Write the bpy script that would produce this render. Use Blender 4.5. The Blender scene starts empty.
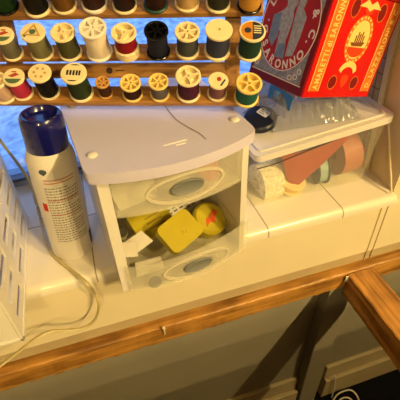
import bpy, bmesh, math, random
from mathutils import Vector, Matrix, Euler
random.seed(7)
S = bpy.context.scene
COL = S.collection
PI = math.pi

# ------------------------------------------------------------------ camera frame (metres, sill top is z = 0)
FPX = 395.0
CAM = Vector((0, 0, 0.46))
_d = Vector((21, 472, FPX)).normalized()
_fw = (Vector((0, 0, 1)) - _d * _d.z).normalized()
_z = -_d
_rt = _z.cross(_fw)
if _rt.x < 0: _rt = -_rt
_a = math.radians(16)
_X = _rt * math.cos(_a) + _fw * math.sin(_a)
_Y = _fw * math.cos(_a) - _rt * math.sin(_a)
RW = Matrix((_X, _Y, _z))

def at(px, py, x=None, y=None, z=None):
    """Point of the place seen along a sight line, met with one plane of the place."""
    r = RW @ Vector((px - 200, py - 200, FPX))
    if z is not None: t = (z - CAM.z) / r.z
    elif y is not None: t = y / r.y
    else: t = x / r.x
    return CAM + r * t

def at_plane(px, py, q, n):
    r = RW @ Vector((px - 200, py - 200, FPX))
    return CAM + r * ((q - CAM).dot(n) / r.dot(n))

def depth(p):
    return (RW.transposed() @ (p - CAM)).z

# ------------------------------------------------------------------ materials
def lin(c):
    return tuple((v / 12.92 if v <= 0.04045 else ((v + 0.055) / 1.055) ** 2.4) for v in c)
MATS = {}
def mat(name, rgb, rough=0.5, spec=0.4, metal=0.0, noise=0.0, nscale=40.0, bump=0.0, bscale=200.0, alpha=1.0, coat=0.0, sss=0.0, stretch=None):
    if name in MATS: return MATS[name]
    m = bpy.data.materials.new(name); m.use_nodes = True
    nt = m.node_tree; b = nt.nodes['Principled BSDF']
    c = lin(rgb)
    b.inputs['Base Color'].default_value = (*c, 1)
    b.inputs['Roughness'].default_value = rough
    b.inputs['Specular IOR Level'].default_value = spec
    b.inputs['Metallic'].default_value = metal
    b.inputs['Coat Weight'].default_value = coat
    tc = nt.nodes.new('ShaderNodeTexCoord')
    src = tc.outputs['Object']
    if stretch:
        mp = nt.nodes.new('ShaderNodeMapping'); mp.inputs['Scale'].default_value = stretch
        nt.links.new(src, mp.inputs['Vector']); src = mp.outputs['Vector']
    if noise > 0:
        n = nt.nodes.new('ShaderNodeTexNoise'); n.inputs['Scale'].default_value = nscale; n.inputs['Detail'].default_value = 5
        nt.links.new(src, n.inputs['Vector'])
        r = nt.nodes.new('ShaderNodeValToRGB')
        r.color_ramp.elements[0].position = 0.3; r.color_ramp.elements[1].position = 0.7
        r.color_ramp.elements[0].color = (*[v * (1 - noise) for v in c], 1)
        r.color_ramp.elements[1].color = (*[min(1, v * (1 + noise * 0.6)) for v in c], 1)
        nt.links.new(n.outputs['Fac'], r.inputs['Fac']); nt.links.new(r.outputs['Color'], b.inputs['Base Color'])
    if bump > 0:
        n2 = nt.nodes.new('ShaderNodeTexNoise'); n2.inputs['Scale'].default_value = bscale
        nt.links.new(src, n2.inputs['Vector'])
        bp = nt.nodes.new('ShaderNodeBump'); bp.inputs['Strength'].default_value = bump; bp.inputs['Distance'].default_value = 0.002
        nt.links.new(n2.outputs['Fac'], bp.inputs['Height']); nt.links.new(bp.outputs['Normal'], b.inputs['Normal'])
    if alpha < 1:
        out = nt.nodes['Material Output']
        tr = nt.nodes.new('ShaderNodeBsdfTransparent'); mx = nt.nodes.new('ShaderNodeMixShader')
        tr.inputs['Color'].default_value = (*[0.6 + 0.4 * min(1, v * 1.3) for v in c], 1)
        mx.inputs['Fac'].default_value = alpha
        nt.links.new(tr.outputs['BSDF'], mx.inputs[1]); nt.links.new(b.outputs['BSDF'], mx.inputs[2])
        nt.links.new(mx.outputs['Shader'], out.inputs['Surface'])
    if sss > 0:
        out = nt.nodes['Material Output']
        tl = nt.nodes.new('ShaderNodeBsdfTranslucent'); tl.inputs['Color'].default_value = (*c, 1); mx = nt.nodes.new('ShaderNodeMixShader')
        src_ = out.inputs['Surface'].links[0].from_socket
        mx.inputs['Fac'].default_value = sss
        nt.links.new(src_, mx.inputs[1]); nt.links.new(tl.outputs['BSDF'], mx.inputs[2]); nt.links.new(mx.outputs['Shader'], out.inputs['Surface'])
    MATS[name] = m
    return m

def wood_mat(name, dark, light, axis='X', scale=1.0):
    if name in MATS: return MATS[name]
    m = bpy.data.materials.new(name); m.use_nodes = True
    nt = m.node_tree; b = nt.nodes['Principled BSDF']; b.inputs['Roughness'].default_value = 0.45
    tc = nt.nodes.new('ShaderNodeTexCoord'); mp = nt.nodes.new('ShaderNodeMapping')
    mp.inputs['Scale'].default_value = {'X': (4 * scale, 60 * scale, 60 * scale), 'Y': (60 * scale, 4 * scale, 60 * scale), 'Z': (60 * scale, 60 * scale, 4 * scale)}[axis]
    n = nt.nodes.new('ShaderNodeTexNoise'); n.inputs['Scale'].default_value = 1.6; n.inputs['Detail'].default_value = 7; n.inputs['Distortion'].default_value = 0.6
    n2 = nt.nodes.new('ShaderNodeTexNoise'); n2.inputs['Scale'].default_value = 14; n2.inputs['Detail'].default_value = 3
    r = nt.nodes.new('ShaderNodeValToRGB')
    r.color_ramp.elements[0].position = 0.32; r.color_ramp.elements[1].position = 0.68
    r.color_ramp.elements[0].color = (*lin(dark), 1); r.color_ramp.elements[1].color = (*lin(light), 1)
    ad = nt.nodes.new('ShaderNodeMath'); ad.operation = 'MULTIPLY_ADD'; ad.inputs[1].default_value = 0.6
    L = nt.links.new
    L(tc.outputs['Object'], mp.inputs['Vector']); L(mp.outputs['Vector'], n.inputs['Vector']); L(tc.outputs['Object'], n2.inputs['Vector'])
    sb = nt.nodes.new('ShaderNodeMath'); sb.operation = 'SUBTRACT'; sb.inputs[1].default_value = 0.5
    L(n2.outputs['Fac'], sb.inputs[0]); L(sb.outputs[0], ad.inputs[0]); L(n.outputs['Fac'], ad.inputs[2]); L(ad.outputs[0], r.inputs['Fac'])
    L(r.outputs['Color'], b.inputs['Base Color'])
    bp = nt.nodes.new('ShaderNodeBump'); bp.inputs['Strength'].default_value = 0.25; bp.inputs['Distance'].default_value = 0.002
    L(n.outputs['Fac'], bp.inputs['Height']); L(bp.outputs['Normal'], b.inputs['Normal'])
    MATS[name] = m
    return m

def tile_mat():
    m = bpy.data.materials.new('glazed_tile'); m.use_nodes = True
    nt = m.node_tree; b = nt.nodes['Principled BSDF']; b.inputs['Roughness'].default_value = 0.22
    L = nt.links.new
    tc = nt.nodes.new('ShaderNodeTexCoord'); sp = nt.nodes.new('ShaderNodeSeparateXYZ'); L(tc.outputs['Object'], sp.inputs[0])
    fac = None
    for ax, off in (('X', 0.048 + 0.142 * 10 + 0.071), ('Y', -0.556 + 0.142 * 10 + 0.071)):
        a = nt.nodes.new('ShaderNodeMath'); a.operation = 'ADD'; a.inputs[1].default_value = off; L(sp.outputs[ax], a.inputs[0])
        mo = nt.nodes.new('ShaderNodeMath'); mo.operation = 'MODULO'; mo.inputs[1].default_value = 0.142; L(a.outputs[0], mo.inputs[0])
        s = nt.nodes.new('ShaderNodeMath'); s.operation = 'SUBTRACT'; s.inputs[1].default_value = 0.071; L(mo.outputs[0], s.inputs[0])
        ab = nt.nodes.new('ShaderNodeMath'); ab.operation = 'ABSOLUTE'; L(s.outputs[0], ab.inputs[0])
        lt = nt.nodes.new('ShaderNodeMath'); lt.operation = 'LESS_THAN'; lt.inputs[1].default_value = 0.0011; L(ab.outputs[0], lt.inputs[0])
        if fac is None: fac = lt.outputs[0]
        else:
            mx = nt.nodes.new('ShaderNodeMath'); mx.operation = 'MAXIMUM'; L(fac, mx.inputs[0]); L(lt.outputs[0], mx.inputs[1]); fac = mx.outputs[0]
    mc = nt.nodes.new('ShaderNodeMix'); mc.data_type = 'RGBA'
    mc.inputs['A'].default_value = (*lin((0.90, 0.86, 0.78)), 1); mc.inputs['B'].default_value = (*lin((0.62, 0.57, 0.48)), 1)
    L(fac, mc.inputs['Factor']); L(mc.outputs['Result'], b.inputs['Base Color'])
    n = nt.nodes.new('ShaderNodeTexNoise'); n.inputs['Scale'].default_value = 25; L(tc.outputs['Object'], n.inputs['Vector'])
    bp = nt.nodes.new('ShaderNodeBump'); bp.inputs['Strength'].default_value = 0.15; bp.inputs['Distance'].default_value = 0.002
    L(n.outputs['Fac'], bp.inputs['Height']); L(bp.outputs['Normal'], b.inputs['Normal'])
    return m

def pane_mat():
    m = bpy.data.materials.new('window_glass'); m.use_nodes = True
    nt = m.node_tree; nt.nodes.remove(nt.nodes['Principled BSDF']); out = nt.nodes['Material Output']; L = nt.links.new
    tr = nt.nodes.new('ShaderNodeBsdfTransparent'); gl = nt.nodes.new('ShaderNodeBsdfGlossy'); gl.inputs['Roughness'].default_value = 0.03
    fr = nt.nodes.new('ShaderNodeFresnel'); fr.inputs['IOR'].default_value = 1.45
    mx = nt.nodes.new('ShaderNodeMixShader'); L(fr.outputs[0], mx.inputs['Fac']); L(tr.outputs[0], mx.inputs[1]); L(gl.outputs[0], mx.inputs[2])
    L(mx.outputs[0], out.inputs['Surface'])
    return m

WHITE_PL = mat('ivory_plastic', (0.92, 0.89, 0.84), 0.35, noise=0.03, nscale=30, sss=0.15)
LID_PL = mat('lid_plastic_sky_tint', (0.82, 0.79, 0.88), 0.42, noise=0.03, nscale=25, sss=0.05)  # lavender in the base colour stands in for blue window light reflected on top
DRAWER_PL = mat('frosted_drawer_plastic', (0.92, 0.89, 0.82), 0.3, alpha=0.26)
RIM_PL = mat('clear_rim_plastic', (0.92, 0.88, 0.80), 0.2, alpha=0.55)
CLEAR_PL = mat('clear_box_plastic', (0.95, 0.92, 0.86), 0.12, alpha=0.08)
BOXLID_PL = mat('milky_lid_plastic', (0.90, 0.87, 0.83), 0.3, alpha=0.86)
GREY_HANDLE = mat('grey_handle_plastic', (0.47, 0.47, 0.45), 0.4, noise=0.05)
CREAM_SPOOL = mat('cream_spool_plastic', (0.93, 0.86, 0.68), 0.35, noise=0.04, nscale=80)
YELLOW_SPOOL = mat('yellowed_spool_plastic', (0.92, 0.81, 0.48), 0.35, noise=0.04, nscale=80)
TAN_SPOOL = mat('tan_spool_plastic', (0.80, 0.60, 0.33), 0.4)
WHITE_SPOOL = mat('white_spool_plastic', (0.93, 0.90, 0.84), 0.35)
BLACK_SPOOL = mat('black_spool_plastic', (0.05, 0.05, 0.06), 0.25)
BASKET_PL = mat('basket_plastic', (0.88, 0.85, 0.79), 0.38, noise=0.03)
RACK_WOOD = wood_mat('rack_wood', (0.52, 0.35, 0.15), (0.73, 0.53, 0.27), 'X', 1.5)
RACK_POST_WOOD = wood_mat('rack_post_wood', (0.52, 0.34, 0.15), (0.71, 0.51, 0.26), 'Z', 1.5)
LEDGER_WOOD = wood_mat('ledger_wood', (0.46, 0.30, 0.11), (0.74, 0.53, 0.24), 'X', 1.0)
BAR_WOOD = wood_mat('bar_wood', (0.46, 0.29, 0.11), (0.76, 0.54, 0.26), 'Y', 1.0)
TILE = tile_mat()
APRON = mat('apron_paint', (0.88, 0.82, 0.68), 0.4, noise=0.03, nscale=12)
CAULK = mat('caulk_strip', (0.70, 0.62, 0.47), 0.6, noise=0.08, nscale=30)
GREY_WALL = mat('grey_wall_paint', (0.52, 0.49, 0.42), 0.7, noise=0.07, nscale=9, bump=0.15, bscale=80)
ROOM_WALL = mat('room_wall_paint', (0.36, 0.32, 0.25), 0.7, noise=0.03, nscale=6)
REVEAL = mat('reveal_paint', (0.86, 0.78, 0.64), 0.6, noise=0.04, nscale=12)
BASEB = mat('baseboard_paint', (0.66, 0.60, 0.47), 0.5, noise=0.06, nscale=20)
FLOOR = mat('dark_floor', (0.035, 0.035, 0.045), 0.8, spec=0.1, noise=0.3, nscale=20)
FRAME_DARK = mat('window_gasket', (0.30, 0.32, 0.36), 0.5)
FRAME_GREY = mat('window_rail_paint', (0.55, 0.56, 0.58), 0.45)
CEIL = mat('ceiling_paint', (0.4, 0.37, 0.32), 0.8)

# ------------------------------------------------------------------ mesh helpers
def link(o, parent=None):
    COL.objects.link(o)
    if parent: o.parent = parent
    return o

def build(name, bm, m, parent=None, smooth=False, bevel=0.0, seg=2):
    if bevel > 0:
        es = [e for e in bm.edges if len(e.link_faces) == 2 and e.calc_face_angle(0) > 0.5]
        bmesh.ops.bevel(bm, geom=es, offset=bevel, segments=seg, affect='EDGES', profile=0.5, clamp_overlap=True)
    bmesh.ops.recalc_face_normals(bm, faces=bm.faces)
    me = bpy.data.meshes.new(name); bm.to_mesh(me); bm.free()
    ms = m if isinstance(m, (list, tuple)) else [m]
    for k in ms: me.materials.append(k)
    if smooth:
        for p in me.polygons: p.use_smooth = True
        me.set_sharp_from_angle(angle=math.radians(38))
    o = bpy.data.objects.new(name, me)
    return link(o, parent)

def thing(name, label, cat, loc=(0, 0, 0), rot=None, group=None, kind=None):
    o = bpy.data.objects.new(name, None); COL.objects.link(o)
    o.location = loc; o.empty_display_size = 0.02
    if rot is not None:
        if isinstance(rot, Matrix): o.rotation_euler = rot.to_euler()
        else: o.rotation_euler = rot
    return tag(o, label, cat, group, kind)

def tag(o, label, cat, group=None, kind=None):
    o['label'] = label; o['category'] = cat
    if group: o['group'] = group
    if kind: o['kind'] = kind
    return o

def struct(name, bm, m, smooth=False, bevel=0.0, label=None):
    o = build(name, bm, m, smooth=smooth, bevel=bevel); o['kind'] = 'structure'
    if label: o['label'] = label
    return o

def box(bm, x0, x1, y0, y1, z0, z1, M=None):
    r = bmesh.ops.create_cube(bm, size=1.0)
    for v in r['verts']:
        v.co = Vector((x0 + (v.co.x + .5) * (x1 - x0), y0 + (v.co.y + .5) * (y1 - y0), z0 + (v.co.z + .5) * (z1 - z0)))
        if M is not None: v.co = M @ v.co
    return r['verts']

def new(): return bmesh.new()

def lathe(bm, prof, n=32, M=None, sx=1.0, sy=1.0, closed=False):
    """prof: list of (r, z). r = 0 ends become poles."""
    rings = []
    for r, z in prof:
        if r <= 1e-7:
            p = Vector((0, 0, z)); rings.append([bm.verts.new(M @ p if M else p)])
        else:
            ring = []
            for k in range(n):
                a = 2 * PI * k / n
                p = Vector((r * math.cos(a) * sx, r * math.sin(a) * sy, z)); ring.append(bm.verts.new(M @ p if M else p))
            rings.append(ring)
    pairs = list(zip(rings, rings[1:]))
    if closed: pairs.append((rings[-1], rings[0]))
    for A, B in pairs:
        if len(A) == 1 and len(B) == 1: continue
        for k in range(n):
            j = (k + 1) % n
            if len(A) == 1: bm.faces.new((A[0], B[k], B[j]))
            elif len(B) == 1: bm.faces.new((A[k], A[j], B[0]))
            else: bm.faces.new((A[k], A[j], B[j], B[k]))

def tube(bm, pts, r, n=8, flat=1.0, cyclic=False):
    pts = [Vector(p) for p in pts]
    rings = []
    up = Vector((0, 0, 1))
    for i, p in enumerate(pts):
        t = (pts[min(i + 1, len(pts) - 1)] - pts[max(i - 1, 0)]).normalized()
        s = t.cross(up)
        if s.length < 1e-3: s = t.cross(Vector((1, 0, 0)))
        s.normalize(); u = s.cross(t).normalized()
        rings.append([bm.verts.new(p + s * (math.cos(2 * PI * k / n) * r * flat) + u * (math.sin(2 * PI * k / n) * r)) for k in range(n)])
    for A, B in zip(rings, rings[1:]):
        for k in range(n):
            j = (k + 1) % n; bm.faces.new((A[k], A[j], B[j], B[k]))
    for R in (rings[0], rings[-1]): bm.faces.new(R)

def spline(pts, per=8):
    pts = [Vector(p) for p in pts]; out = []
    for i in range(len(pts) - 1):
        p0 = pts[max(i - 1, 0)]; p1 = pts[i]; p2 = pts[i + 1]; p3 = pts[min(i + 2, len(pts) - 1)]
        for k in range(per):
            t = k / per
            out.append(0.5 * ((2 * p1) + (p2 - p0) * t + (2 * p0 - 5 * p1 + 4 * p2 - p3) * t * t + (3 * p1 - p0 - 3 * p2 + p3) * t ** 3))
    out.append(pts[-1]); return out

def prism(bm, poly, z0, z1, M=None):
    """poly: list of (x, y); extruded from z0 to z1."""
    lo = [bm.verts.new((M @ Vector((x, y, z0))) if M else Vector((x, y, z0))) for x, y in poly]
    hi = [bm.verts.new((M @ Vector((x, y, z1))) if M else Vector((x, y, z1))) for x, y in poly]
    bm.faces.new(lo[::-1]); bm.faces.new(hi)
    for k in range(len(poly)):
        j = (k + 1) % len(poly); bm.faces.new((lo[k], lo[j], hi[j], hi[k]))

def ell(cx, cy, rx, ry, n=28, a0=0.0, a1=2 * PI):
    full = abs(a1 - a0 - 2 * PI) < 1e-6
    m = n if full else n + 1
    return [(cx + rx * math.cos(a0 + (a1 - a0) * k / n), cy + ry * math.sin(a0 + (a1 - a0) * k / n)) for k in range(m)]

def ring_prism(bm, cx, cy, rx, ry, w, z0, z1, M=None, n=36):
    def P(x, y, z):
        p = Vector((x, y, z)); return M @ p if M else p
    L = []
    for (ax, ay, z) in ((rx, ry, z0), (rx, ry, z1), (rx - w, ry - w, z1), (rx - w, ry - w, z0)):
        L.append([bm.verts.new(P(cx + ax * math.cos(2 * PI * k / n), cy + ay * math.sin(2 * PI * k / n), z)) for k in range(n)])
    for q in range(4):
        A, B = L[q], L[(q + 1) % 4]
        for k in range(n):
            j = (k + 1) % n; bm.faces.new((A[k], A[j], B[j], B[k]))

_glyph = {}
def glyph(ch, bold=0.0):
    key = (ch, bold)
    if key in _glyph: return _glyph[key]
    cu = bpy.data.curves.new('glyph', 'FONT'); cu.body = ch; cu.size = 1.0; cu.extrude = 0.02; cu.offset = bold; cu.resolution_u = 3
    o = bpy.data.objects.new('glyph', cu); COL.objects.link(o)
    dg = bpy.context.evaluated_depsgraph_get(); dg.update()
    me = o.evaluated_get(dg).to_mesh()
    vs = [v.co.copy() for v in me.vertices]; fs = [tuple(p.vertices) for p in me.polygons]
    o.evaluated_get(dg).to_mesh_clear()
    bpy.data.objects.remove(o); bpy.data.curves.remove(cu)
    w = (max(v.x for v in vs) if vs else 0.3)
    _glyph[key] = (vs, fs, w)
    return _glyph[key]

def put_glyph(bm, ch, M, size, bold=0.0, thick=0.01):
    vs, fs, w = glyph(ch, bold)
    vv = [bm.verts.new(M @ Vector((v.x * size, v.y * size, v.z * thick * 50 * size))) for v in vs]
    for f in fs:
        try: bm.faces.new([vv[i] for i in f])
        except ValueError: pass
    return w * size

def text_line(bm, s, M, size, width=None, bold=0.02, gap=0.12):
    ws = [0.32 if c == ' ' else glyph(c, bold)[2] + gap for c in s]
    tot = sum(ws) * size
    k = (width / tot) if width else 1.0
    x = 0
    for c, w in zip(s, ws):
        if c != ' ': put_glyph(bm, c, M @ Matrix.Translation((x, 0, 0)) @ Matrix.Diagonal((k, 1, 1, 1)), size, bold)
        x += w * size * k

def text_arc(bm, s, cx, cy, r, a0, a1, size, M, inward=False, bold=0.03):
    """characters on a circle from angle a0 to a1; inward = feet to the outside (text along the bottom)."""
    n = len(s)
    for i, c in enumerate(s):
        if c == ' ': continue
        a = a0 + (a1 - a0) * (i / (n - 1))
        w = glyph(c, bold)[2] * size
        rot = a - PI / 2 if not inward else a + PI / 2
        rr = r if not inward else r + size * 0.7
        T = Matrix.Translation((cx + rr * math.cos(a), cy + rr * math.sin(a), 0)) @ Matrix.Rotation(rot, 4, 'Z') @ Matrix.Translation((-w / 2, 0, 0))
        put_glyph(bm, c, M @ T, size, bold)

def frame(o, x, y, z):
    return Matrix(((x.x, y.x, z.x, o.x), (x.y, y.y, z.y, o.y), (x.z, y.z, z.z, o.z), (0, 0, 0, 1)))

# ------------------------------------------------------------------ the setting
FLZ = -0.77; CLZ = 1.70; GL = 0.70; WY = 0.43; RX = 0.488
b = new(); box(b, -1.8, 2.2, -2.6, 0.60, FLZ - 0.05, FLZ); struct('floor', b, FLOOR)
b = new(); box(b, -1.8, 2.2, -2.6, 0.75, CLZ, CLZ + 0.05); struct('ceiling', b, CEIL)
b = new(); box(b, -1.85, -1.8, -2.6, 0.75, FLZ, CLZ); struct('wall_left', b, ROOM_WALL)
b = new(); box(b, 2.2, 2.25, -2.6, 0.75, FLZ, CLZ); struct('wall_right', b, ROOM_WALL)
b = new(); box(b, -1.85, 2.25, -2.65, -2.6, FLZ, CLZ); struct('wall_back', b, ROOM_WALL)
# wall under the window
b = new(); box(b, -1.8, 2.2, WY, WY + 0.06, FLZ, -0.159); struct('wall_front', b, GREY_WALL, label='grey painted wall under the window sill')
# window sill: tile slab with a rounded nosing
b = new()
prof = [(GL + 0.03, 0.0), (WY - 0.0025, 0.0)]
for k in range(1, 7):
    a = PI / 2 + k * PI / 12
    prof.append((WY - 0.0025 + 0.011 * math.cos(a), -0.011 + 0.011 * math.sin(a)))
prof += [(WY - 0.0135, -0.018), (WY, -0.019), (WY, -0.05), (GL + 0.03, -0.05)]
A = [b.verts.new((-1.0, y, z)) for y, z in prof]; B = [b.verts.new((RX + 0.0005, y, z)) for y, z in prof]
for k in range(len(prof)):
    j = (k + 1) % len(prof); b.faces.new((A[k], A[j], B[j], B[k]))
b.faces.new(A); b.faces.new(B[::-1])
struct('window_sill', b, TILE, smooth=True, label='cream glazed tile window sill with rounded front edge')
b = new(); box(b, -1.0, 2.2, WY - 0.0122, WY - 0.0005, -0.134, -0.0192); box(b, -1.0, 2.2, WY - 0.0005, WY + 0.05, -0.134, -0.0505)
struct('trim_apron', b, APRON, label='cream apron face under the tiled sill')
b = new(); box(b, -1.0, 2.2, WY - 0.0112, WY + 0.05, -0.159, -0.134); struct('trim_caulk', b, CAULK, label='dull strip along the bottom of the apron')
b = new()
for x in (0.4585, 0.4725):
    box(b, x, x + 0.0022, WY - 0.0132, WY - 0.0122, -0.159, -0.0192)
struct('trim_joint', b, CAULK, label='narrow upright joints in the apron under the right end of the sill')
# wall right of the window and its reveal
b = new(); box(b, RX, RX + 0.05, WY, GL + 0.05, -0.018, CLZ); struct('wall_reveal', b, REVEAL, label='tan side wall of the window recess')
b = new(); box(b, RX + 0.05, 2.2, WY, WY + 0.05, -0.018, CLZ); struct('wall_window_right', b, REVEAL)
b = new(); box(b, -1.8, -1.0, WY, WY + 0.3, -0.146, CLZ); struct('wall_window_left', b, ROOM_WALL)
b = new(); box(b, -1.0, RX, WY, GL + 0.05, 0.95, CLZ); struct('wall_window_top', b, ROOM_WALL)
# window: rail, gasket, frame and pane
wn = bpy.data.objects.new('window_1', None); COL.objects.link(wn); wn['kind'] = 'structure'
b = new(); box(b, -1.0, RX, GL - 0.012, GL + 0.03, 0.0, 0.016); box(b, -1.0, -0.96, GL - 0.012, GL + 0.03, 0.016, 0.95)
box(b, -0.96, RX, GL - 0.012, GL + 0.03, 0.92, 0.95); box(b, RX - 0.012, RX, GL - 0.012, GL + 0.03, 0.016, 0.92)
build('window_frame', b, FRAME_GREY, wn)
b = new(); box(b, -0.96, RX - 0.012, GL - 0.014, GL - 0.0121, 0.012, 0.018); build('gasket', b, FRAME_DARK, wn)
b = new(); box(b, -0.96, RX - 0.012, GL + 0.004, GL + 0.008, 0.016, 0.92); build('pane', b, pane_mat(), wn)
# snow outside
b = new()
n = 60
V = [[b.verts.new((-2.5 + 5 * i / n, 0.80 + 3.2 * j / n, -0.30 + 0.28 * (j / n) + random.uniform(-0.018, 0.018))) for j in range(n + 1)] for i in range(n + 1)]
for i in range(n):
    for j in range(n): b.faces.new((V[i][j], V[i + 1][j], V[i + 1][j + 1], V[i][j + 1]))
SNOW = mat('snow', (0.80, 0.83, 0.88), 0.9, noise=0.5, nscale=26, bump=0.8, bscale=40)
struct('ground', b, SNOW, smooth=True, label='snow lying outside the window')

# baseboard in two steps, broken by the wall post
PX0, PX1 = 0.382, 0.437
for nm, x0, x1 in (('baseboard_left', -1.8, PX0 - 0.004), ('baseboard_right', PX1 + 0.03, 2.2)):
    b = new(); box(b, x0, x1, WY - 0.010, WY, FLZ, -0.615); box(b, x0, x1, WY - 0.022, WY - 0.010, FLZ, -0.672)
    struct(nm, b, BASEB, bevel=0.002)

# ------------------------------------------------------------------ wooden ledger, post and bar under the sill
def rough_beam(x0, x1, y0, y1, z0, z1, axis, seg, jit, bottomjit):
    bm = new(); rings = []
    for i in range(seg + 1):
        t = i / seg
        j = lambda s: random.uniform(-s, s)
        if axis == 'X':
            x = x0 + (x1 - x0) * t
            rings.append([bm.verts.new(p) for p in ((x, y0 + j(jit), z0 + j(bottomjit)), (x, y0 + 0.0015 + j(jit), z1 - 0.002 + j(jit)), (x, y0 + 0.004 + j(jit), z1 + j(jit * 0.4)), (x, y1, z1), (x, y1, z0))])
        else:
            y = y0 + (y1 - y0) * t
            rings.append([bm.verts.new(p) for p in ((x0 + j(jit), y, z0 + j(bottomjit)), (x0 + j(jit), y, z1 - 0.002), (x0 + 0.003 + j(jit), y, z1 + j(jit * .4)), (x1 - 0.003 + j(jit), y, z1 + j(jit * .4)), (x1, y, z1 - 0.002), (x1, y, z0))])
    for A, B in zip(rings, rings[1:]):
        for k in range(len(A)):
            m = (k + 1) % len(A); bm.faces.new((A[k], A[m], B[m], B[k]))
    bm.faces.new(rings[0]); bm.faces.new(rings[-1])
    return bm
LZ = -0.1635
led = thing('wooden_ledger', 'long rough wooden strip fixed to the wall along the underside of the window sill', 'beam', (0, WY, LZ))
o = build('ledger_board', rough_beam(-0.9, 1.6, -0.030, -0.0005, -0.041, 0, 'X', 300, 0.0006, 0.0030), LEDGER_WOOD, led)
b = new()
lathe(b, [(0, 0.003), (0.0026, 0.003), (0.0030, 0), (0.0022, -0.003), (0.0020, -0.022), (0.0008, -0.025), (0, -0.025)], 12)
pl = at(164, 329, y=WY - 0.034)
plug = build('white_plug', b, mat('plug_white', (0.86, 0.8, 0.66), 0.5), led, smooth=True)
plug.location = pl - Vector((0, WY, LZ)) + Vector((0, 0.001, 0)); plug['label'] = 'small white nail-like plug on the ledger front'
plug.rotation_euler = (math.radians(8), 0, 0)

b = new(); box(b, PX0, PX1, WY - 0.029, WY - 0.0005, FLZ, LZ - 0.0445)
po = build('wall_post', b, GREY_WALL, bevel=0.0015); tag(po, 'grey painted upright board against the wall below the wooden ledger', 'post')
BX0, BX1 = 0.413, 0.471
b = rough_beam(BX0, BX1, -0.9, WY - 0.0312, LZ - 0.062, LZ - 0.001, 'Y', 120, 0.0008, 0.0006)
bar = build('wooden_bar', b, BAR_WOOD); tag(bar, 'wooden bar running from the ledger out towards the viewer at lower right', 'beam')
b = new(); q = BX0
box(b, BX0 - 0.006, BX0 + 0.004, WY - 0.0345, WY - 0.0315, LZ - 0.020, LZ - 0.004)
o = build('paint_chip', b, mat('chip_white', (0.85, 0.82, 0.74), 0.6), bar, bevel=0.001); o['label'] = 'white paint chip at the end of the bar'
# second bar whose end shows at the lower left corner
b = rough_beam(-0.315, -0.257, -0.9, WY - 0.0312, LZ - 0.062, LZ - 0.001, 'Y', 80, 0.0008, 0.0006)

b.free()
# white cord loops on the floor by the baseboard
pts = [at(335, 376, y=WY - 0.026), at(334, 388, y=WY - 0.03), at(331, 400, y=WY - 0.034), at(329, 410, y=WY - 0.05)]
def cordpts(l): return spline(l, 8)
b = new(); tube(b, cordpts(pts), 0.0022, 8)
fz = FLZ + 0.003
loop = [at(331, 404, z=fz), at(338, 394, z=fz + .02), at(350, 390, z=fz + .03), at(357, 396, z=fz + .02), at(360, 408, z=fz), at(350, 414, z=fz)]
tube(b, cordpts(loop), 0.0022, 8)
loop = [at(334, 408, z=fz), at(341, 399, z=fz + .015), at(349, 398, z=fz + .02), at(355, 405, z=fz), at(352, 412, z=fz)]
tube(b, cordpts(loop), 0.0022, 8)
o = build('white_cable', b, mat('cord_white', (0.85, 0.82, 0.76), 0.4), smooth=True); tag(o, 'thin white cable looped on the dark floor by the baseboard', 'cable')

# ------------------------------------------------------------------ drawer unit
UYAW = math.radians(6.0); UO = Vector((-0.0135, 0.3715, 0.0))
UM = Matrix.Translation(UO) @ Matrix.Rotation(UYAW, 4, 'Z')
UW, UD, UH = 0.196, 0.190, 0.213
BOW = 0.017
def bow(u, w=UW, amt=BOW, off=0.0): 
    t = (u / w) * 2 - 1
    return -amt * (1 - t * t) + off
unit = thing('drawer_unit', 'two-drawer white plastic storage unit standing on the tiled sill below the thread rack', 'storage drawers', UO, (0, 0, UYAW))
# body shell: sides, back, floor, mid shelf
b = new()
def bowed_slab(bm, u0, u1, vback, z0, z1, w, amt, off, n=20):
    poly = [(u0 + (u1 - u0) * k / n, bow(u0 + (u1 - u0) * k / n, w, amt, off)) for k in range(n + 1)] + [(u1, vback), (u0, vback)]
    prism(bm, poly, z0, z1)
box(b, 0, 0.0135, -0.001, UD, 0.0, UH - 0.014)
box(b, UW - 0.009, UW, 0.002, UD, 0.0, UH - 0.014)
box(b, 0.0135, UW - 0.009, UD - 0.004, UD, 0.0, UH - 0.014)
bowed_slab(b, 0.0135, UW - 0.009, UD - 0.004, 0.0, 0.004, UW, BOW, 0.004)
build('body', b, WHITE_PL, unit)
b = new(); bowed_slab(b, 0.0137, UW - 0.0092, UD - 0.005, 0.1335, 0.1355, UW, BOW, 0.012); build('shelf', b, RIM_PL, unit)
# lid with rounded corners and a raised edge
b = new()
LW0, LW1 = -0.009, UW + 0.006
poly = []
n = 26
for k in range(n + 1):
    u = LW0 + 0.008 + (LW1 - LW0 - 0.016) * k / n
    poly.append((u, bow(u, UW, BOW + 0.003, -0.008)))
poly = [(LW0, 0.006), (LW0 + 0.002, 0.0005 - 0.004)] + poly + [(LW1 - 0.002, 0.0005 - 0.004), (LW1, 0.006), (LW1, UD), (LW1 - 0.003, UD + 0.005), (LW0 + 0.003, UD + 0.005), (LW0, UD)]
prism(b, poly, UH - 0.014, UH)
build('lid', b, LID_PL, unit, smooth=True, bevel=0.003, seg=3)
b = new()
lathe(b, [(0.0062, 0), (0.0062, 0.0012), (0.005, 0.0026), (0.0028, 0.0032), (0, 0.0032)], 20)
first = build('foot_socket', b, WHITE_PL, unit, smooth=True)
for i, (u, v) in enumerate(((0.006, 0.030), (0.006, UD - 0.02), (UW - 0.007, 0.030), (UW - 0.006, UD - 0.018))):
    f = first if i == 0 else first.copy()
    if i: COL.objects.link(f); f.parent = unit
    f.location = (u, v, UH)
b = new()
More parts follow.
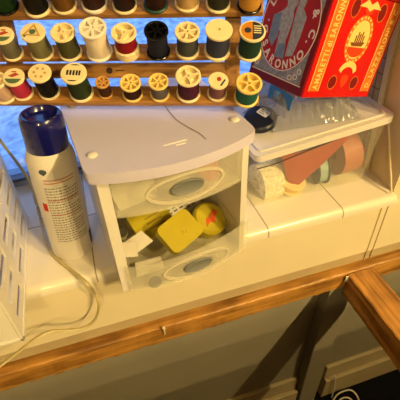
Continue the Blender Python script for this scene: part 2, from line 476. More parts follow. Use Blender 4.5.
for u, v, w in ((0.086, 0.012, 0.030), (0.100, 0.006, 0.012)):
    box(b, u, u + w, v, v + 0.0022, UH, UH + 0.0006)
o = build('raised_mark', b, mat('mark_glare_white', (0.93, 0.9, 0.86), 0.3), unit)  # embossed mark; the white of its bars is painted-in glare
# drawers
def bowed_front(bm, u0, u1, z0, z1, off, th, amt, ztop=None, n=24):
    A = []
    for k in range(n + 1):
        u = u0 + (u1 - u0) * k / n; v = bow(u, UW, amt, off)
        zt = z1 if ztop is None else ztop((u - u0) / (u1 - u0))
        A.append([bm.verts.new(p) for p in ((u, v, z0), (u, v, zt), (u, v + th, zt), (u, v + th, z0))])
    for P, Q in zip(A, A[1:]):
        for k in range(4):
            j = (k + 1) % 4; bm.faces.new((P[k], P[j], Q[j], Q[k]))
    bm.faces.new(A[0]); bm.faces.new(A[-1])
def on_front(u, z, off, amt=BOW):
    e = 0.001
    tx = Vector((1, (bow(u + e, UW, amt, 0) - bow(u - e, UW, amt, 0)) / (2 * e), 0)).normalized()
    zz = Vector((0, 0, 1)); nn = tx.cross(zz)      # outward (towards -v)
    return frame(Vector((u, bow(u, UW, amt, off), z)), tx, zz, nn)
def drawer(z0, z1, wallh, off, hz, hu, ztop=None, u0=0.0145, u1=UW - 0.0100):
    b = new()
    bowed_front(b, u0, u1, z0, z1, off, 0.0018, BOW, ztop)
    d = build('drawer', b, DRAWER_PL, unit, smooth=True)
    b = new()
    box(b, 0.0150, 0.0162, off + 0.006, UD - 0.012, z0 + 0.001, z0 + wallh)
    box(b, UW - 0.0127, UW - 0.0115, off + 0.003, UD - 0.012, z0 + 0.001, z0 + wallh)
    box(b, 0.0162, UW - 0.0127, UD - 0.0132, UD - 0.012, z0 + 0.001, z0 + wallh)
    bowed_slab(b, 0.0162, UW - 0.0127, UD - 0.0132, z0, z0 + 0.0012, UW, BOW, off + 0.003)
    build('drawer_tray', b, DRAWER_PL, d, smooth=True)
    M = on_front(hu, hz, off)
    b = new()
    def wrap(bmx):
        for v in bmx.verts:
            p = v.co
            K = on_front(hu + p.x, hz + p.y, off)
            v.co = K @ Vector((0, 0, p.z))
    ring_prism(b, 0, 0, 0.052, 0.0215, 0.0035, -0.0005, 0.0022, n=48); wrap(b)
    build('handle_rim', b, RIM_PL, d, smooth=True)
    b = new()
    prof = []
    lathe(b, [(0, 0.0012), (0.60, 0.0014), (0.85, 0.0026), (1.0, 0.0034), (1.06, 0.0028), (1.08, 0.0002)], 36)
    for v in b.verts: v.co = Vector((v.co.x * 0.0205, v.co.y * 0.0098, v.co.z))
    wrap(b)
    build('handle', b, GREY_HANDLE, d, smooth=True)['label'] = 'grey oval finger pull'
    return d
drawer(0.1375, 0.1975, 0.050, 0.003, 0.166, 0.103)
drawer(0.0055, 0.060, 0.050, -0.006, 0.030, 0.108, lambda t: 0.055 + 0.012 * max(0, t - 0.2), 0.0115, UW + 0.001)

def umat(u, v, z, rz=0, rx=0, ry=0):
    return UM @ Matrix.Translation((u, v, z)) @ Euler((rx, ry, rz)).to_matrix().to_4x4()
def place(o, M):
    o.matrix_world = M; return o
def rounded_rect(w, h, r, n=5):
    pts = []
    for cx, cy, a in ((w / 2 - r, h / 2 - r, 0), (-w / 2 + r, h / 2 - r, PI / 2), (-w / 2 + r, -h / 2 + r, PI), (w / 2 - r, -h / 2 + r, 1.5 * PI)):
        pts += [(cx + r * math.cos(a + PI / 2 * k / n), cy + r * math.sin(a + PI / 2 * k / n)) for k in range(n + 1)]
    return pts
YEL = mat('yellow_plastic', (0.70, 0.63, 0.11), 0.35, noise=0.04)
YEL2 = mat('yellow_packet', (0.74, 0.67, 0.17), 0.3, noise=0.05)
PAPER = mat('paper_white', (0.80, 0.77, 0.71), 0.7, noise=0.04, nscale=60)
INK = mat('print_grey', (0.36, 0.35, 0.33), 0.7)
RED = mat('print_red', (0.80, 0.34, 0.13), 0.5)
zb = 0.0075
# heap of notions in the lower drawer
def soft_stack(w, d, h, r, seed, amp):
    bm = new(); prism(bm, rounded_rect(w, d, r), 0, h)
    return bm
yb = thing('bobbin_case', 'square yellow plastic case with rounded corners propped up at the front of the lower drawer', 'case')
b = new(); prism(b, rounded_rect(0.060, 0.047, 0.009), 0, 0.013); build('case_body', b, YEL, yb, smooth=True, bevel=0.002)
b = new(); ring_prism(b, 0.004, -0.004, 0.0052, 0.0052, 0.0014, 0.013, 0.0140, n=20); lathe(b, [(0.0016, 0.013), (0.0014, 0.0143), (0, 0.0144)], 10, Matrix.Translation((0.004, -0.004, 0)))
build('center_ring', b, YEL2, yb, smooth=True)
def upx(px, py, v, rz=0, rx=0, ry=0):
    p = UM.inverted() @ at_plane(px, py, UM @ Vector((0, v, 0)), UM.to_3x3() @ Vector((0, 1, 0)))
    return umat(p.x, p.y, p.z, rz, rx, ry)
place(yb, upx(178, 233, 0.030, rz=math.radians(24), rx=math.radians(34), ry=math.radians(-4)))
yp = thing('yellow_packet', 'folded yellow paper packet lying at left behind the square yellow case', 'packet')
b = new(); prism(b, [(-0.034, -0.02), (0.030, -0.026), (0.036, 0.02), (0.002, 0.030), (-0.030, 0.024)], 0, 0.010); build('packet_body', b, YEL2, yp, bevel=0.002)
b = new()
for k in range(3): box(b, -0.012 + k * 0.002, 0.018, -0.012 + k * 0.009, -0.009 + k * 0.009, 0.010, 0.0104)
build('print', b, mat('print_olive', (0.58, 0.48, 0.14), 0.6), yp)
place(yp, upx(151, 224, 0.075, rz=math.radians(18), rx=math.radians(22)))
ws = thing('printed_leaflet', 'white printed leaflet with grey lettering tucked behind the square yellow case', 'leaflet')
b = new(); prism(b, [(-0.05, -0.012), (0.045, -0.014), (0.05, 0.018), (-0.046, 0.020)], 0, 0.0012); build('sheet', b, PAPER, ws)
b = new()
for k in range(4):
    for q in range(7): box(b, -0.04 + q * 0.0115, -0.0325 + q * 0.0115, -0.008 + k * 0.006, -0.0055 + k * 0.006, 0.0012, 0.0015)
build('print', b, INK, ws)
place(ws, upx(176, 210, 0.095, rz=math.radians(20), rx=math.radians(30)))
tr = thing('tape_roll', 'yellow and red rolled packet at the right end of the lower drawer', 'roll')
b = new(); lathe(b, [(0, 0), (0.024, 0), (0.028, 0.003), (0.028, 0.020), (0.024, 0.024), (0.010, 0.024), (0, 0.022)], 28); build('roll_body', b, YEL2, tr, smooth=True)
b = new(); prism(b, [(-0.016, -0.010), (-0.006, -0.006), (0.002, -0.011), (0.008, -0.002), (0.016, 0.002), (0.013, 0.010), (0.004, 0.006), (-0.002, 0.001), (-0.009, 0.002)], 0.024, 0.0246); build('print', b, RED, tr)
place(tr, upx(206, 223, 0.062, rx=math.radians(30), rz=0.3))
for i, (u, v, z, w, h, rz, rx, nm, lab) in enumerate(((138, 243, 0.030, 0.040, 0.026, 0.3, 0.5, 'paper_scrap', 'white folded paper scrap at the left of the lower drawer'),
                                   (128, 250, 0.018, 0.030, 0.024, -0.5, 0.6, 'paper_scrap', 'white paper scrap at the left corner of the lower drawer, nearest its front'))):
    b = new(); prism(b, [(-w / 2, -h / 2), (w / 2, -h * 0.35), (w * 0.35, h / 2), (-w * 0.4, h * 0.4)], 0, 0.0015); 
    o = build(nm, b, PAPER, bevel=0.0004); place(o, upx(u, v, z, rz, rx)); tag(o, lab, 'paper')
j = thing('glass_vial', 'little glass vial with dark cap lying at the left end of the lower drawer', 'vial')
b = new(); lathe(b, [(0, 0), (0.009, 0), (0.010, 0.002), (0.010, 0.028), (0.007, 0.031), (0, 0.031)], 20); build('glass', b, mat('vial_glass', (0.62, 0.58, 0.46), 0.1, alpha=0.5), j, smooth=True)
b = new(); lathe(b, [(0.0064, 0.0312), (0.0070, 0.032), (0.0070, 0.037), (0.006, 0.038), (0, 0.038)], 20); build('cap', b, mat('cap_dark', (0.2, 0.18, 0.14), 0.4), j, smooth=True)
place(j, upx(116, 240, 0.060, rz=0.5, rx=math.radians(35)))
b = new(); lathe(b, [(0, 0), (0.0085, 0), (0.0098, 0.0015), (0.0098, 0.003), (0.0075, 0.004), (0.004, 0.0025), (0, 0.0025)], 24)
o = build('dark_button', b, mat('button_dark', (0.10, 0.10, 0.12), 0.5), smooth=True); place(o, upx(155, 281, -0.010, rx=math.radians(80))); tag(o, 'dark round button seen through the front of the lower drawer', 'button')
b = new(); prism(b, [(-0.02, 0), (0.022, 0.0), (0.020, 0.022), (-0.018, 0.026)], 0, 0.002)
o = build('paper_card', b, PAPER); place(o, umat(0.044, 0.010, 0.0095, rx=math.radians(80))); tag(o, 'pale card standing behind the dark button in the lower drawer', 'card')
# upper drawer contents
b = new()
prism(b, [(-0.030, -0.018), (0.024, -0.022), (0.034, 0.020), (-0.030, 0.016)], 0, 0.002)
o = build('folded_pattern', b, PAPER, bevel=0.0004); place(o, umat(0.046, 0.030, 0.150, rz=0.25, rx=math.radians(40))); tag(o, 'folded white paper at the left of the frosted upper drawer', 'paper')
b = new(); prism(b, rounded_rect(0.05, 0.03, 0.004), 0, 0.012)
o = build('needle_packet', b, mat('packet_beige', (0.70, 0.62, 0.50), 0.6)); place(o, umat(0.100, 0.06, 0.1405, rz=-0.2)); tag(o, 'beige packet lying behind the handle of the upper drawer', 'packet')
b = new(); lathe(b, [(0, 0), (0.016, 0), (0.017, 0.002), (0.017, 0.014), (0.014, 0.016), (0, 0.016)], 24)
o = build('red_tin', b, mat('dusty_red', (0.74, 0.34, 0.28), 0.4), smooth=True); place(o, umat(0.148, 0.030, 0.1405)); tag(o, 'small round red tin at the right of the frosted upper drawer', 'tin')
# dark loose thread on the lid
tp = [at(px, py, z=UH + 0.0009) for px, py in ((160, 100), (166, 107), (176, 119), (188, 127), (199, 133), (206, 139))]
b = new(); tube(b, spline(tp, 6), 0.0004, 6)
o = build('loose_thread', b, mat('thread_grey', (0.56, 0.49, 0.42), 0.8), smooth=True); tag(o, 'dark loose thread lying across the top of the drawer unit', 'thread')

# ------------------------------------------------------------------ thread rack with spools
q0 = at(62, 104.5, z=UH + 0.0012); q1 = at(232, 104.5, z=UH + 0.0012)
rh = (q1 - q0); rh.z = 0; rh.normalize()
back = Vector((-rh.y, rh.x, 0));
if back.y < 0: back = -back
TH = math.radians(11)
ru = Vector((0, 0, 1)) * math.cos(TH) + back * math.sin(TH)
rn = -(back * math.cos(TH) - Vector((0, 0, 1)) * math.sin(TH))     # towards the viewer
RM = frame(q0, rh, ru, rn)      # rack plane: x along, y up the rack, z towards viewer
RI = RM.inverted()
PEG = (RW @ Vector((-8, 150, FPX))).normalized() * -1.0
rack = thing('thread_rack', 'wooden peg rack holding thread spools, standing on the drawer unit before the window', 'thread rack', q0, RM.to_3x3().to_4x4())
def rk(px, py, off=0.0):
    return RI @ at_plane(px, py, q0 + rn * off, rn)
def rack_box(name, x0, x1, y0, y1, z0, z1, m, bev=0.001):
    b = new(); box(b, x0, x1, y0, y1, z0, z1); return build(name, b, m, rack, bevel=bev)
xl = rk(-22, 95).x; xr = rk(258, 95).x
xpl = rk(18, 95).x; xpr = rk(232, 80).x
TOPY = rk(200, -60).y
npeg = (PEG - rh * PEG.dot(rh)).normalized()
sv = npeg.cross(rh)
if sv.z < 0: sv = -sv
ROWQ = {}
for row, py in ((3, 95.5), (2, 53), (1, 6.5)):
    c = at_plane(150, py, q0 + rn * 0.0155, rn); ROWQ[row] = c
    lc = RI @ c
    Ms_ = RI @ frame(Vector(c) - rh * lc.x, rh, sv, npeg)
    b = new(); box(b, xl, xr, -{3: 0.0115, 2: 0.0065, 1: 0.011}[row], 0.0155, -0.0075, 0.0)
    sl = build('slat', b, RACK_WOOD, rack, bevel=0.001); sl.matrix_basis = Ms_
ya, yb_ = rk(150, 78).y, rk(150, 63).y
wide = rack_box('slat', xl, xpr - 0.009, ya, yb_, -0.007, 0.0, RACK_WOOD); wide['label'] = 'wider slat with a small round dark logo'
for x in (xpl, xpr):
    rack_box('post', x - 0.010, x + 0.010, 0.0, TOPY, -0.016, -0.0072, RACK_POST_WOOD)
# logo on the wide slat
lp = rk(109.5, 70.5)
b = new(); prism(b, ell(lp.x, lp.y, 0.0042, 0.0042, 20), 0.0, 0.0004); build('logo_disc', b, mat('logo_dark', (0.24, 0.15, 0.10), 0.5), rack)
b = new()
box(b, lp.x + 0.008, lp.x + 0.020, lp.y - 0.0008, lp.y + 0.0008, 0.0, 0.0003)
build('logo_line', b, mat('logo_brown', (0.36, 0.24, 0.14), 0.5), rack)

def thread_mat(rgb):
    nm = 'thread_%02x%02x%02x' % tuple(int(v * 255) for v in rgb)
    if nm in MATS: return MATS[nm]
    m = bpy.data.materials.new(nm); m.use_nodes = True
    nt = m.node_tree; b = nt.nodes['Principled BSDF']; L = nt.links.new
    b.inputs['Base Color'].default_value = (*lin(rgb), 1); b.inputs['Roughness'].default_value = 0.55
    b.inputs['Specular IOR Level'].default_value = 0.15
    tc = nt.nodes.new('ShaderNodeTexCoord'); w = nt.nodes.new('ShaderNodeTexWave'); w.wave_type = 'BANDS'; w.bands_direction = 'Z'
    w.inputs['Scale'].default_value = 420; w.inputs['Distortion'].default_value = 1.2
    L(tc.outputs['Object'], w.inputs['Vector'])
    bp = nt.nodes.new('ShaderNodeBump'); bp.inputs['Strength'].default_value = 0.35; bp.inputs['Distance'].default_value = 0.0006
    L(w.outputs['Fac'], bp.inputs['Height']); L(bp.outputs['Normal'], b.inputs['Normal'])
    MATS[nm] = m; return m

def spool(R, Ln, holes, flange, base_m, thread, baseR=1.0, baseH=0.003, label=None, lo=0.0):
    """local z = spool axis, base at z = 0; returns nothing, parents parts to t."""
    def make(t):
        f = build_core(R, Ln, holes, baseR, baseH)
        build('spool_core', f[0], flange, t, smooth=True)
        b = new(); rb = R * baseR
        lathe(b, [(0.0046, 0), (rb * 0.94, 0), (rb, 0.0006), (rb, baseH - 0.0006), (rb * 0.95, baseH), (0.0046, baseH)], 32, closed=True)
        o = build('base_flange', b, base_m, t, smooth=True)
        b = new(); rt_ = R * 0.86
        lathe(b, [(R * 0.802, baseH + 0.0001 + lo), (rt_ * 0.97, baseH + 0.0001 + lo), (rt_ * 1.02, baseH + 0.003 + lo), (rt_, Ln * 0.5), (rt_ * 0.98, Ln - 0.0045), (rt_ * 0.96, Ln - 0.0034), (R * 0.802, Ln - 0.0034)], 32, closed=True)
        build('thread', b, thread, t, smooth=True)
        if label: label(t, R, Ln)
    return make

def build_core(R, Ln, holes, baseR, baseH):
    b = new()
    top = Ln; fz_ = Ln - 0.0075
    rim = [(0.0050, baseH + 0.0001), (R * 0.80, baseH + 0.0001), (R * 0.80, Ln - 0.0033), (R * 0.96, Ln - 0.0032), (R, Ln - 0.0026), (R, top - 0.0006), (R * 0.97, top)]
    if holes == 0:
        lathe(b, rim + [(0.0022, top), (0.0022, top - 0.004), (0, top - 0.004)], 36)
    else:
        lathe(b, rim + [(R * 0.82, top), (R * 0.79, top - 0.0005), (R * 0.77, fz_), (0.0, fz_)], 36)
        h = R * 0.22
        lathe(b, [(h * 0.5, fz_ + .0001), (h, fz_ + .0001), (h, top - 0.0004), (h * 0.5, top - 0.0004)], 18, closed=True)
        for k in range(holes):
            a = 2 * PI * k / holes + 0.4
            Mx = Matrix.Rotation(a, 4, 'Z')
            w = R * (0.075 if holes < 6 else 0.085)
            box(b, h * 0.9, R * 0.80, -w, w, fz_ + 0.0001, top - 0.0006, Mx)
    return (b,)

LAB_CREAM = mat('label_cream', (0.90, 0.84, 0.66), 0.5)
LAB_BLACK = mat('label_black', (0.12, 0.11, 0.10), 0.5)
LAB_ORANGE = mat('label_orange', (0.78, 0.50, 0.14), 0.5)
LAB_NAVY = mat('label_navy', (0.16, 0.20, 0.28), 0.5)
LAB_GREEN = mat('label_green', (0.33, 0.42, 0.28), 0.5)
LAB_RED = mat('label_red', (0.66, 0.25, 0.16), 0.5)
LAB_TAN = mat('label_tan', (0.74, 0.58, 0.32), 0.5)
def label_fn(kind):
    def f(t, R, Ln):
        z = Ln + 0.0001
        def part(nm, polys, m, dz):
            b = new()
            for p in polys: prism(b, p, z + dz, z + dz + 0.0003)
            build(nm, b, m, t)
        r = R * 0.86
        if kind == 'stars':
            part('label', [ell(0, 0, r, r)], LAB_CREAM, 0)
            part('label_mark', [ell(r * .55 * math.cos(k * 1.047), r * .55 * math.sin(k * 1.047), r * .14, r * .14, 8) for k in range(6)], LAB_TAN, 0.0003)
        elif kind == 'triangle':
            part('label', [ell(0, 0, r, r)], LAB_CREAM, 0)
            tri = []
            for k in range(3):
                a = PI / 2 + k * 2.094; c = a + 2.094
                p, q = Vector((math.cos(a), math.sin(a))) * r * .95, Vector((math.cos(c), math.sin(c))) * r * .95
                i1, i2 = p * .68, q * .68
                tri.append([tuple(p), tuple(q), tuple(i2), tuple(i1)])
            part('label_mark', tri, LAB_TAN, 0.0003)
            part('label_center', [ell(0, 0, r * .3, r * .3, 14), [(-r * .9, -r * .35), (-r * .5, -r * .5), (-r * .6, -r * .75)]], LAB_GREEN, 0.0003)
        elif kind == 'lettered':
            part('label', [ell(0, 0, r, r)], LAB_CREAM, 0)
            ps = [ell(0, 0, r * .92, r * .92, 16, 1.1, 2.05), ell(0, 0, r * .92, r * .92, 16, 4.2, 5.2)]
            for k, x in enumerate((-.62, -.34, -.06, .22, .46)): ps.append([(r * x, -r * .26), (r * (x + .17), -r * .26), (r * (x + .17), r * .26), (r * x, r * .26)])
            part('label_mark', ps, LAB_BLACK, 0.0003)
        elif kind == 'print':
            part('label', [ell(0, 0, r, r)], LAB_CREAM, 0)
            part('label_mark', [ell(0, 0, r * .9, r * .9, 16, 3.5, 6.0)], LAB_GREEN, 0.0003)
            part('label_center', [[(-r * .6, r * .05), (-r * .1, -r * .1), (r * .6, r * .3), (r * .1, r * .5)], [(-r * .3, r * .55), (r * .2, r * .55), (r * .2, r * .7), (-r * .3, r * .7)]], LAB_RED, 0.0003)
        elif kind == 'half':
            part('label', [ell(0, 0, r, r, 24, PI / 2, 1.5 * PI)], LAB_ORANGE, 0)
            part('label_half', [ell(0, 0, r, r, 24, -PI / 2, PI / 2)], LAB_NAVY, 0)
            part('label_mark', [ell(-r * .42, 0, r * .3, r * .3, 14)], LAB_NAVY, 0.0003)
            part('label_text', [[(r * .1, r * (.45 - .25 * k)), (r * .75, r * (.45 - .25 * k)), (r * .75, r * (.55 - .25 * k)), (r * .1, r * (.55 - .25 * k))] for k in range(4)], LAB_CREAM, 0.0003)
        elif kind == 'torn':
            part('label', [[(-r * .5, -r * .55), (r * .35, -r * .8), (r * .8, r * .1), (r * .15, r * .85), (-r * .3, r * .5)]], LAB_CREAM, 0)
            part('label_mark', [ell(r * .08, r * .12, r * .26, r * .3, 12)], LAB_RED, 0.0003)
            part('label_edge', [[(r * .2, -r * .75), (r * .4, -r * .8), (r * .85, r * .05), (r * .68, r * .12)]], LAB_NAVY, 0.0003)
    return f

C_, Y_, T_, W_, K_ = CREAM_SPOOL, YELLOW_SPOOL, TAN_SPOOL, WHITE_SPOOL, BLACK_SPOOL
SP = [
 # row, top(px,py) or None, base(px,py), radius px, holes, flange, base mat, thread colour, label kind, text label, base radius factor, base height
 (3, (-9, 82), (6, 96), 11.5, 4, C_, C_, (0.80, 0.66, 0.55), None, 'pale pinkish spool cut by the left edge of the photo, bottom row of the rack', 1, .003),
 (3, (11, 78), (24, 93), 11, 0, C_, C_, (0.75, 0.20, 0.32), 'print', 'raspberry pink thread spool with a printed end label', 1, .003),
 (3, (36.5, 74), (50, 92), 11.5, 0, C_, C_, (0.06, 0.05, 0.05), 'stars', 'jet black thread spool between the raspberry and dark green spools, bottom row', 1, .003),
 (3, (69, 74.5), (82, 93), 13, 0, C_, C_, (0.14, 0.19, 0.08), 'lettered', 'dark green thread spool with black lettering on its end, bottom row', 1, .003),
 (3, (101, 82), (106, 93.5), 7.5, 6, T_, T_, (0.24, 0.13, 0.07), None, 'smallest spool, brown thread with a tan six-hole end', 1.05, .002),
 (3, (129, 82.5), (133, 94.5), 11, 7, Y_, Y_, (0.17, 0.05, 0.07), None, 'blackish maroon thread spool with a yellowed holed end, right of the smallest spool', 1, .003),
 (3, (158, 81), (160, 94.5), 10.5, 6, Y_, Y_, (0.37, 0.34, 0.34), None, 'small grey thread spool with a yellowed holed end, left of the purple spool', 1, .003),
 (3, (187, 75.5), (188.5, 93.5), 13, 4, C_, C_, (0.27, 0.07, 0.18), None, 'deep purple thread spool with four broad spokes, bottom row', 1, .003),
 (3, (217, 80), (217, 94), 10.5, 0, C_, C_, (0.47, 0.30, 0.31), 'torn', 'short mauve thread spool with a torn paper label on its end', 1.02, .003),
 (3, (247.5, 82.5), (246, 98), 13.5, 5, Y_, Y_, (0.09, 0.36, 0.32), None, 'bright teal thread spool with a yellowed spoked end, lowest and rightmost on the rack', .98, .003),
 (2, (1, 35.5), (14, 54), 11, 0, C_, C_, (0.42, 0.40, 0.33), 'print', 'grey olive thread spool at the left end of the middle row', 1, .003),
 (2, (29.5, 33), (43, 53), 12.5, 0, C_, C_, (0.45, 0.43, 0.30), 'triangle', 'sage green thread spool with a triangle pattern on its end label', 1, .003),
 (2, (59.5, 32.5), (71, 53), 12.5, 4, C_, C_, (0.29, 0.29, 0.17), None, 'olive green thread spool with a four-hole cream end, middle row', 1, .003),
 (2, (90.5, 27.5), (100, 52.5), 14, 7, W_, W_, (0.90, 0.84, 0.74), None, 'white thread spool with a white seven-hole end, tallest of the middle row', 1, .003),
 (2, (122.5, 32), (128, 53), 13, 3, C_, C_, (0.52, 0.06, 0.12), None, 'crimson thread spool with a three-hole cream end and deep cream base', 1, .012),
 (2, (154, 30), (158.5, 52), 12.5, 6, K_, K_, (0.12, 0.13, 0.20), None, 'navy thread spool with a black plastic six-hole end', 1.02, .003),
 (2, (185.5, 31), (187.5, 51.5), 13, 6, C_, C_, (0.27, 0.28, 0.30), None, 'slate grey thread spool with a six-hole cream end, middle row', 1, .004),
 (2, (218, 29), (217, 52), 14, 0, C_, C_, (0.22, 0.24, 0.33), None, 'dusky blue thread spool with a solid cream end pierced by one small hole', 1, .004),
 (2, (249, 30), (248.5, 52.5), 13.5, 0, C_, C_, (0.11, 0.24, 0.21), 'half', 'dark teal green spool with a half orange half navy end label', 1, .003),
 (1, None, (7, 7), 13.5, 0, C_, BLACK_SPOOL, (0.10, 0.22, 0.10), None, 'dark green thread spool in the top left corner of the photo', 1, .003),
 (1, None, (38.5, 9), 14, 0, C_, C_, (0.05, 0.04, 0.04), None, 'black thread spool in the top row, beside the golden brown spool', 1, .003),
 (1, None, (65, 6), 13.5, 0, C_, C_, (0.42, 0.28, 0.10), None, 'golden brown thread spool in the top row', 1, .003),
 (1, None, (95, 5), 14, 0, C_, W_, (0.20, 0.10, 0.08), None, 'dark brown thread spool with wide white base, top row above the white spool', 1, .004),
 (1, None, (125, 6), 13.5, 0, C_, C_, (0.16, 0.08, 0.06), None, 'blackish brown thread spool in the top row above the crimson spool', 1, .003),
 (1, None, (156, 5), 13.5, 0, C_, mat('teal_base', (0.16, 0.30, 0.28), 0.4), (0.19, 0.10, 0.08), None, 'brown thread spool with a teal base, top row', 1, .003),
 (1, None, (187, 4), 13.5, 0, C_, C_, (0.80, 0.66, 0.45), None, 'tan thread spool in the top row', 1, .003),
 (1, None, (218, 5), 13.5, 0, C_, C_, (0.18, 0.18, 0.15), None, 'charcoal thread spool in the top row', 1, .003),
 (1, None, (249, 6), 13.5, 0, C_, BLACK_SPOOL, (0.82, 0.60, 0.26), None, 'golden yellow thread spool with a black base in the top row', 1, .003),
]
ax_z = PEG
ax_x = (rh - ax_z * rh.dot(ax_z)).normalized()
ax_y = ax_z.cross(ax_x)
spin = 0
for row, top, base, rp, holes, fl, bmt, tcol, lk, lab, br, bh in SP:
    B = at_plane(base[0], base[1], ROWQ[row] + npeg * 0.0006, npeg)
    R0 = rp * depth(B + PEG * 0.04) / FPX
    if top is not None:
        # length so that the end of the spool sits on the sight line of its end in the photo
        r = (RW @ Vector((top[0] - 200, top[1] - 200, FPX))).normalized()
        w = B - CAM; bb = PEG.dot(r); dd = PEG.dot(w); ee = r.dot(w)
        Ln = (bb * ee - dd) / (1 - bb * bb)
        Ln = max(0.022, min(0.068, Ln))
    else:
        Ln = 0.046
    dist_ = -0.0010
    spin += 0.37
    X = ax_x * math.cos(0) + ax_y * 0
    M = frame(B, ax_x, ax_y, ax_z)
    t = thing('thread_spool', lab, 'thread spool', B, M.to_3x3().to_4x4(), 'thread spools on the rack')
    lf = label_fn(lk) if lk else None
    spool(R0, Ln, holes, fl, bmt, thread_mat(tcol), br, bh, lf)(t)
    # the peg that carries it belongs to the rack
    b = new(); lathe(b, [(0, 0), (0.0038, 0), (0.0038, -dist_ + 0.016), (0.0025, -dist_ + 0.018), (0, -dist_ + 0.018)], 12)  # sunk a hair into the slat
    pg = build('peg', b, RACK_POST_WOOD, rack, smooth=True)
    pg.matrix_parent_inverse = Matrix.Identity(4)
    PM = frame(B + PEG * dist_, ax_x, ax_y, ax_z)
    pg.matrix_basis = RI @ PM

# ------------------------------------------------------------------ spray can
cb = at(73, 246, z=0.0); ct = at(39.8, 113, z=0.236)
cax = (ct - cb); CH = cax.length; cax.normalize()
cy = Vector((0.35, -0.94, 0)); cy = (cy - cax * cy.dot(cax)).normalized(); cx = cy.cross(cax) * -1
cx = cax.cross(cy) * -1
CR = 0.0320
can = thing('spray_can', 'white aerosol can with dark blue cap leaning on the left of the drawers', 'spray can', cb, frame(cb, cax.cross(cy), cy * -1, cax).to_3x3().to_4x4())
# local: z up the can, -y faces the viewer
CAN_W = mat('can_white', (0.86, 0.83, 0.78), 0.3, coat=0.2)
zc = CH * 0.815
b = new(); lathe(b, [(0, 0.0025), (CR * .86, 0.0025), (CR * .9, 0.0008), (CR * .98, 0.0012), (CR, 0.004), (CR, zc - 0.020), (CR * .97, zc - 0.014), (CR * .84, zc - 0.002), (CR * .82, zc), (0, zc)], 48)
build('can_body', b, CAN_W, can, smooth=True)
b = new()
cr = CR * 0.845
lathe(b, [(cr * .98, zc - 0.004), (cr, zc - 0.003), (cr, CH - 0.012), (cr * .97, CH - 0.004), (cr * .88, CH - 0.0003), (cr * .76, CH), (cr * .72, CH - 0.003), (cr * .66, CH - 0.006), (cr * .3, CH - 0.0065), (0, CH - 0.0065)], 48)
build('cap', b, mat('cap_blue', (0.07, 0.08, 0.36), 0.22, coat=0.4), can, smooth=True)
def wrap_patch(bm, a0, a1, z0, z1, r, n=8):
    A = []
    for k in range(n + 1):
        a = a0 + (a1 - a0) * k / n
        A.append((bm.verts.new((r * math.sin(a), -r * math.cos(a), z0)), bm.verts.new((r * math.sin(a), -r * math.cos(a), z1))))
    for P, Q in zip(A, A[1:]): bm.faces.new((P[0], Q[0], Q[1], P[1]))
rl = CR + 0.0002
b = new()
for k in range(22):
    z = zc - 0.052 - k * 0.0047
    x = -0.85
    end = 0.62 if k % 6 else 0.1
    while x < end:
        w = random.uniform(0.05, 0.16); wrap_patch(b, x, min(x + w, end), z, z + 0.0019, rl, 3); x += w + 0.035
build('label_text', b, mat('can_text_grey', (0.52, 0.50, 0.46), 0.5), can, smooth=True)
b = new()
for z in (zc - 0.038, zc - 0.043, zc - 0.072, zc - 0.098):
    b = new(); wrap_patch(b, -0.8, 0.5, z, z + 0.0014, rl + .0001)
    build('red_line', b, mat('can_red', (0.72, 0.34, 0.2), 0.5), can, smooth=True)
b = new(); wrap_patch(b, -1.15, -0.92, zc - 0.092, zc - 0.078, rl, 4)
build('red_mark', b, mat('can_red_mark', (0.78, 0.16, 0.10), 0.5), can, smooth=True)
b = new()
def emblem(bm, ac, zcn, s, r):
    pts = [(0, -1.1), (-.45, -.7), (-.8, -.55), (-1, 0), (-.75, .6), (-.2, .85), (.3, .8), (.85, .55), (1, 0), (.7, -.5), (.4, -.7)]
    vs = [bm.verts.new((r * math.sin(ac + x * s / r), -r * math.cos(ac + x * s / r), zcn + y * s)) for x, y in pts]
    bm.faces.new(vs)
emblem(b, -0.72, zc - 0.024, 0.0052, CR + 0.0004)
build('emblem', b, mat('can_slate', (0.28, 0.32, 0.36), 0.5), can, smooth=True)
b = new()
wrap_patch(b, 0.78, 1.15, 0.012, 0.040, rl, 6)
build('barcode_panel', b, mat('can_dark', (0.10, 0.12, 0.18), 0.5), can, smooth=True)

# ------------------------------------------------------------------ cord beside the can
cp = [at(-6, 132, y=0.672), at(5, 147, y=0.655), at(18, 164, y=0.635), at(31, 184, y=0.60), at(36.5, 203, y=0.565), at(41, 220, z=0.004), at(46, 239, z=0.003), at(54, 255, z=0.003), at(71, 270, z=0.003), at(87, 283, z=0.004),
      at(95.5, 294, y=0.405), at(99, 305, y=0.398), at(96, 318, y=0.392), at(86, 327, y=0.388), at(70, 330, y=0.386), at(52, 331, y=0.384), at(38, 337, y=0.378), at(22, 349, y=0.368), at(0, 366, y=0.352), at(-18, 380, y=0.33)]
b = new(); tube(b, spline(cp, 8), 0.0016, 10, flat=1.7)
o = build('flat_cord', b, mat('cord_olive', (0.72, 0.66, 0.46), 0.3, noise=0.1), smooth=True); tag(o, 'flat translucent cord trailing past the spray can and over the sill edge', 'cord')

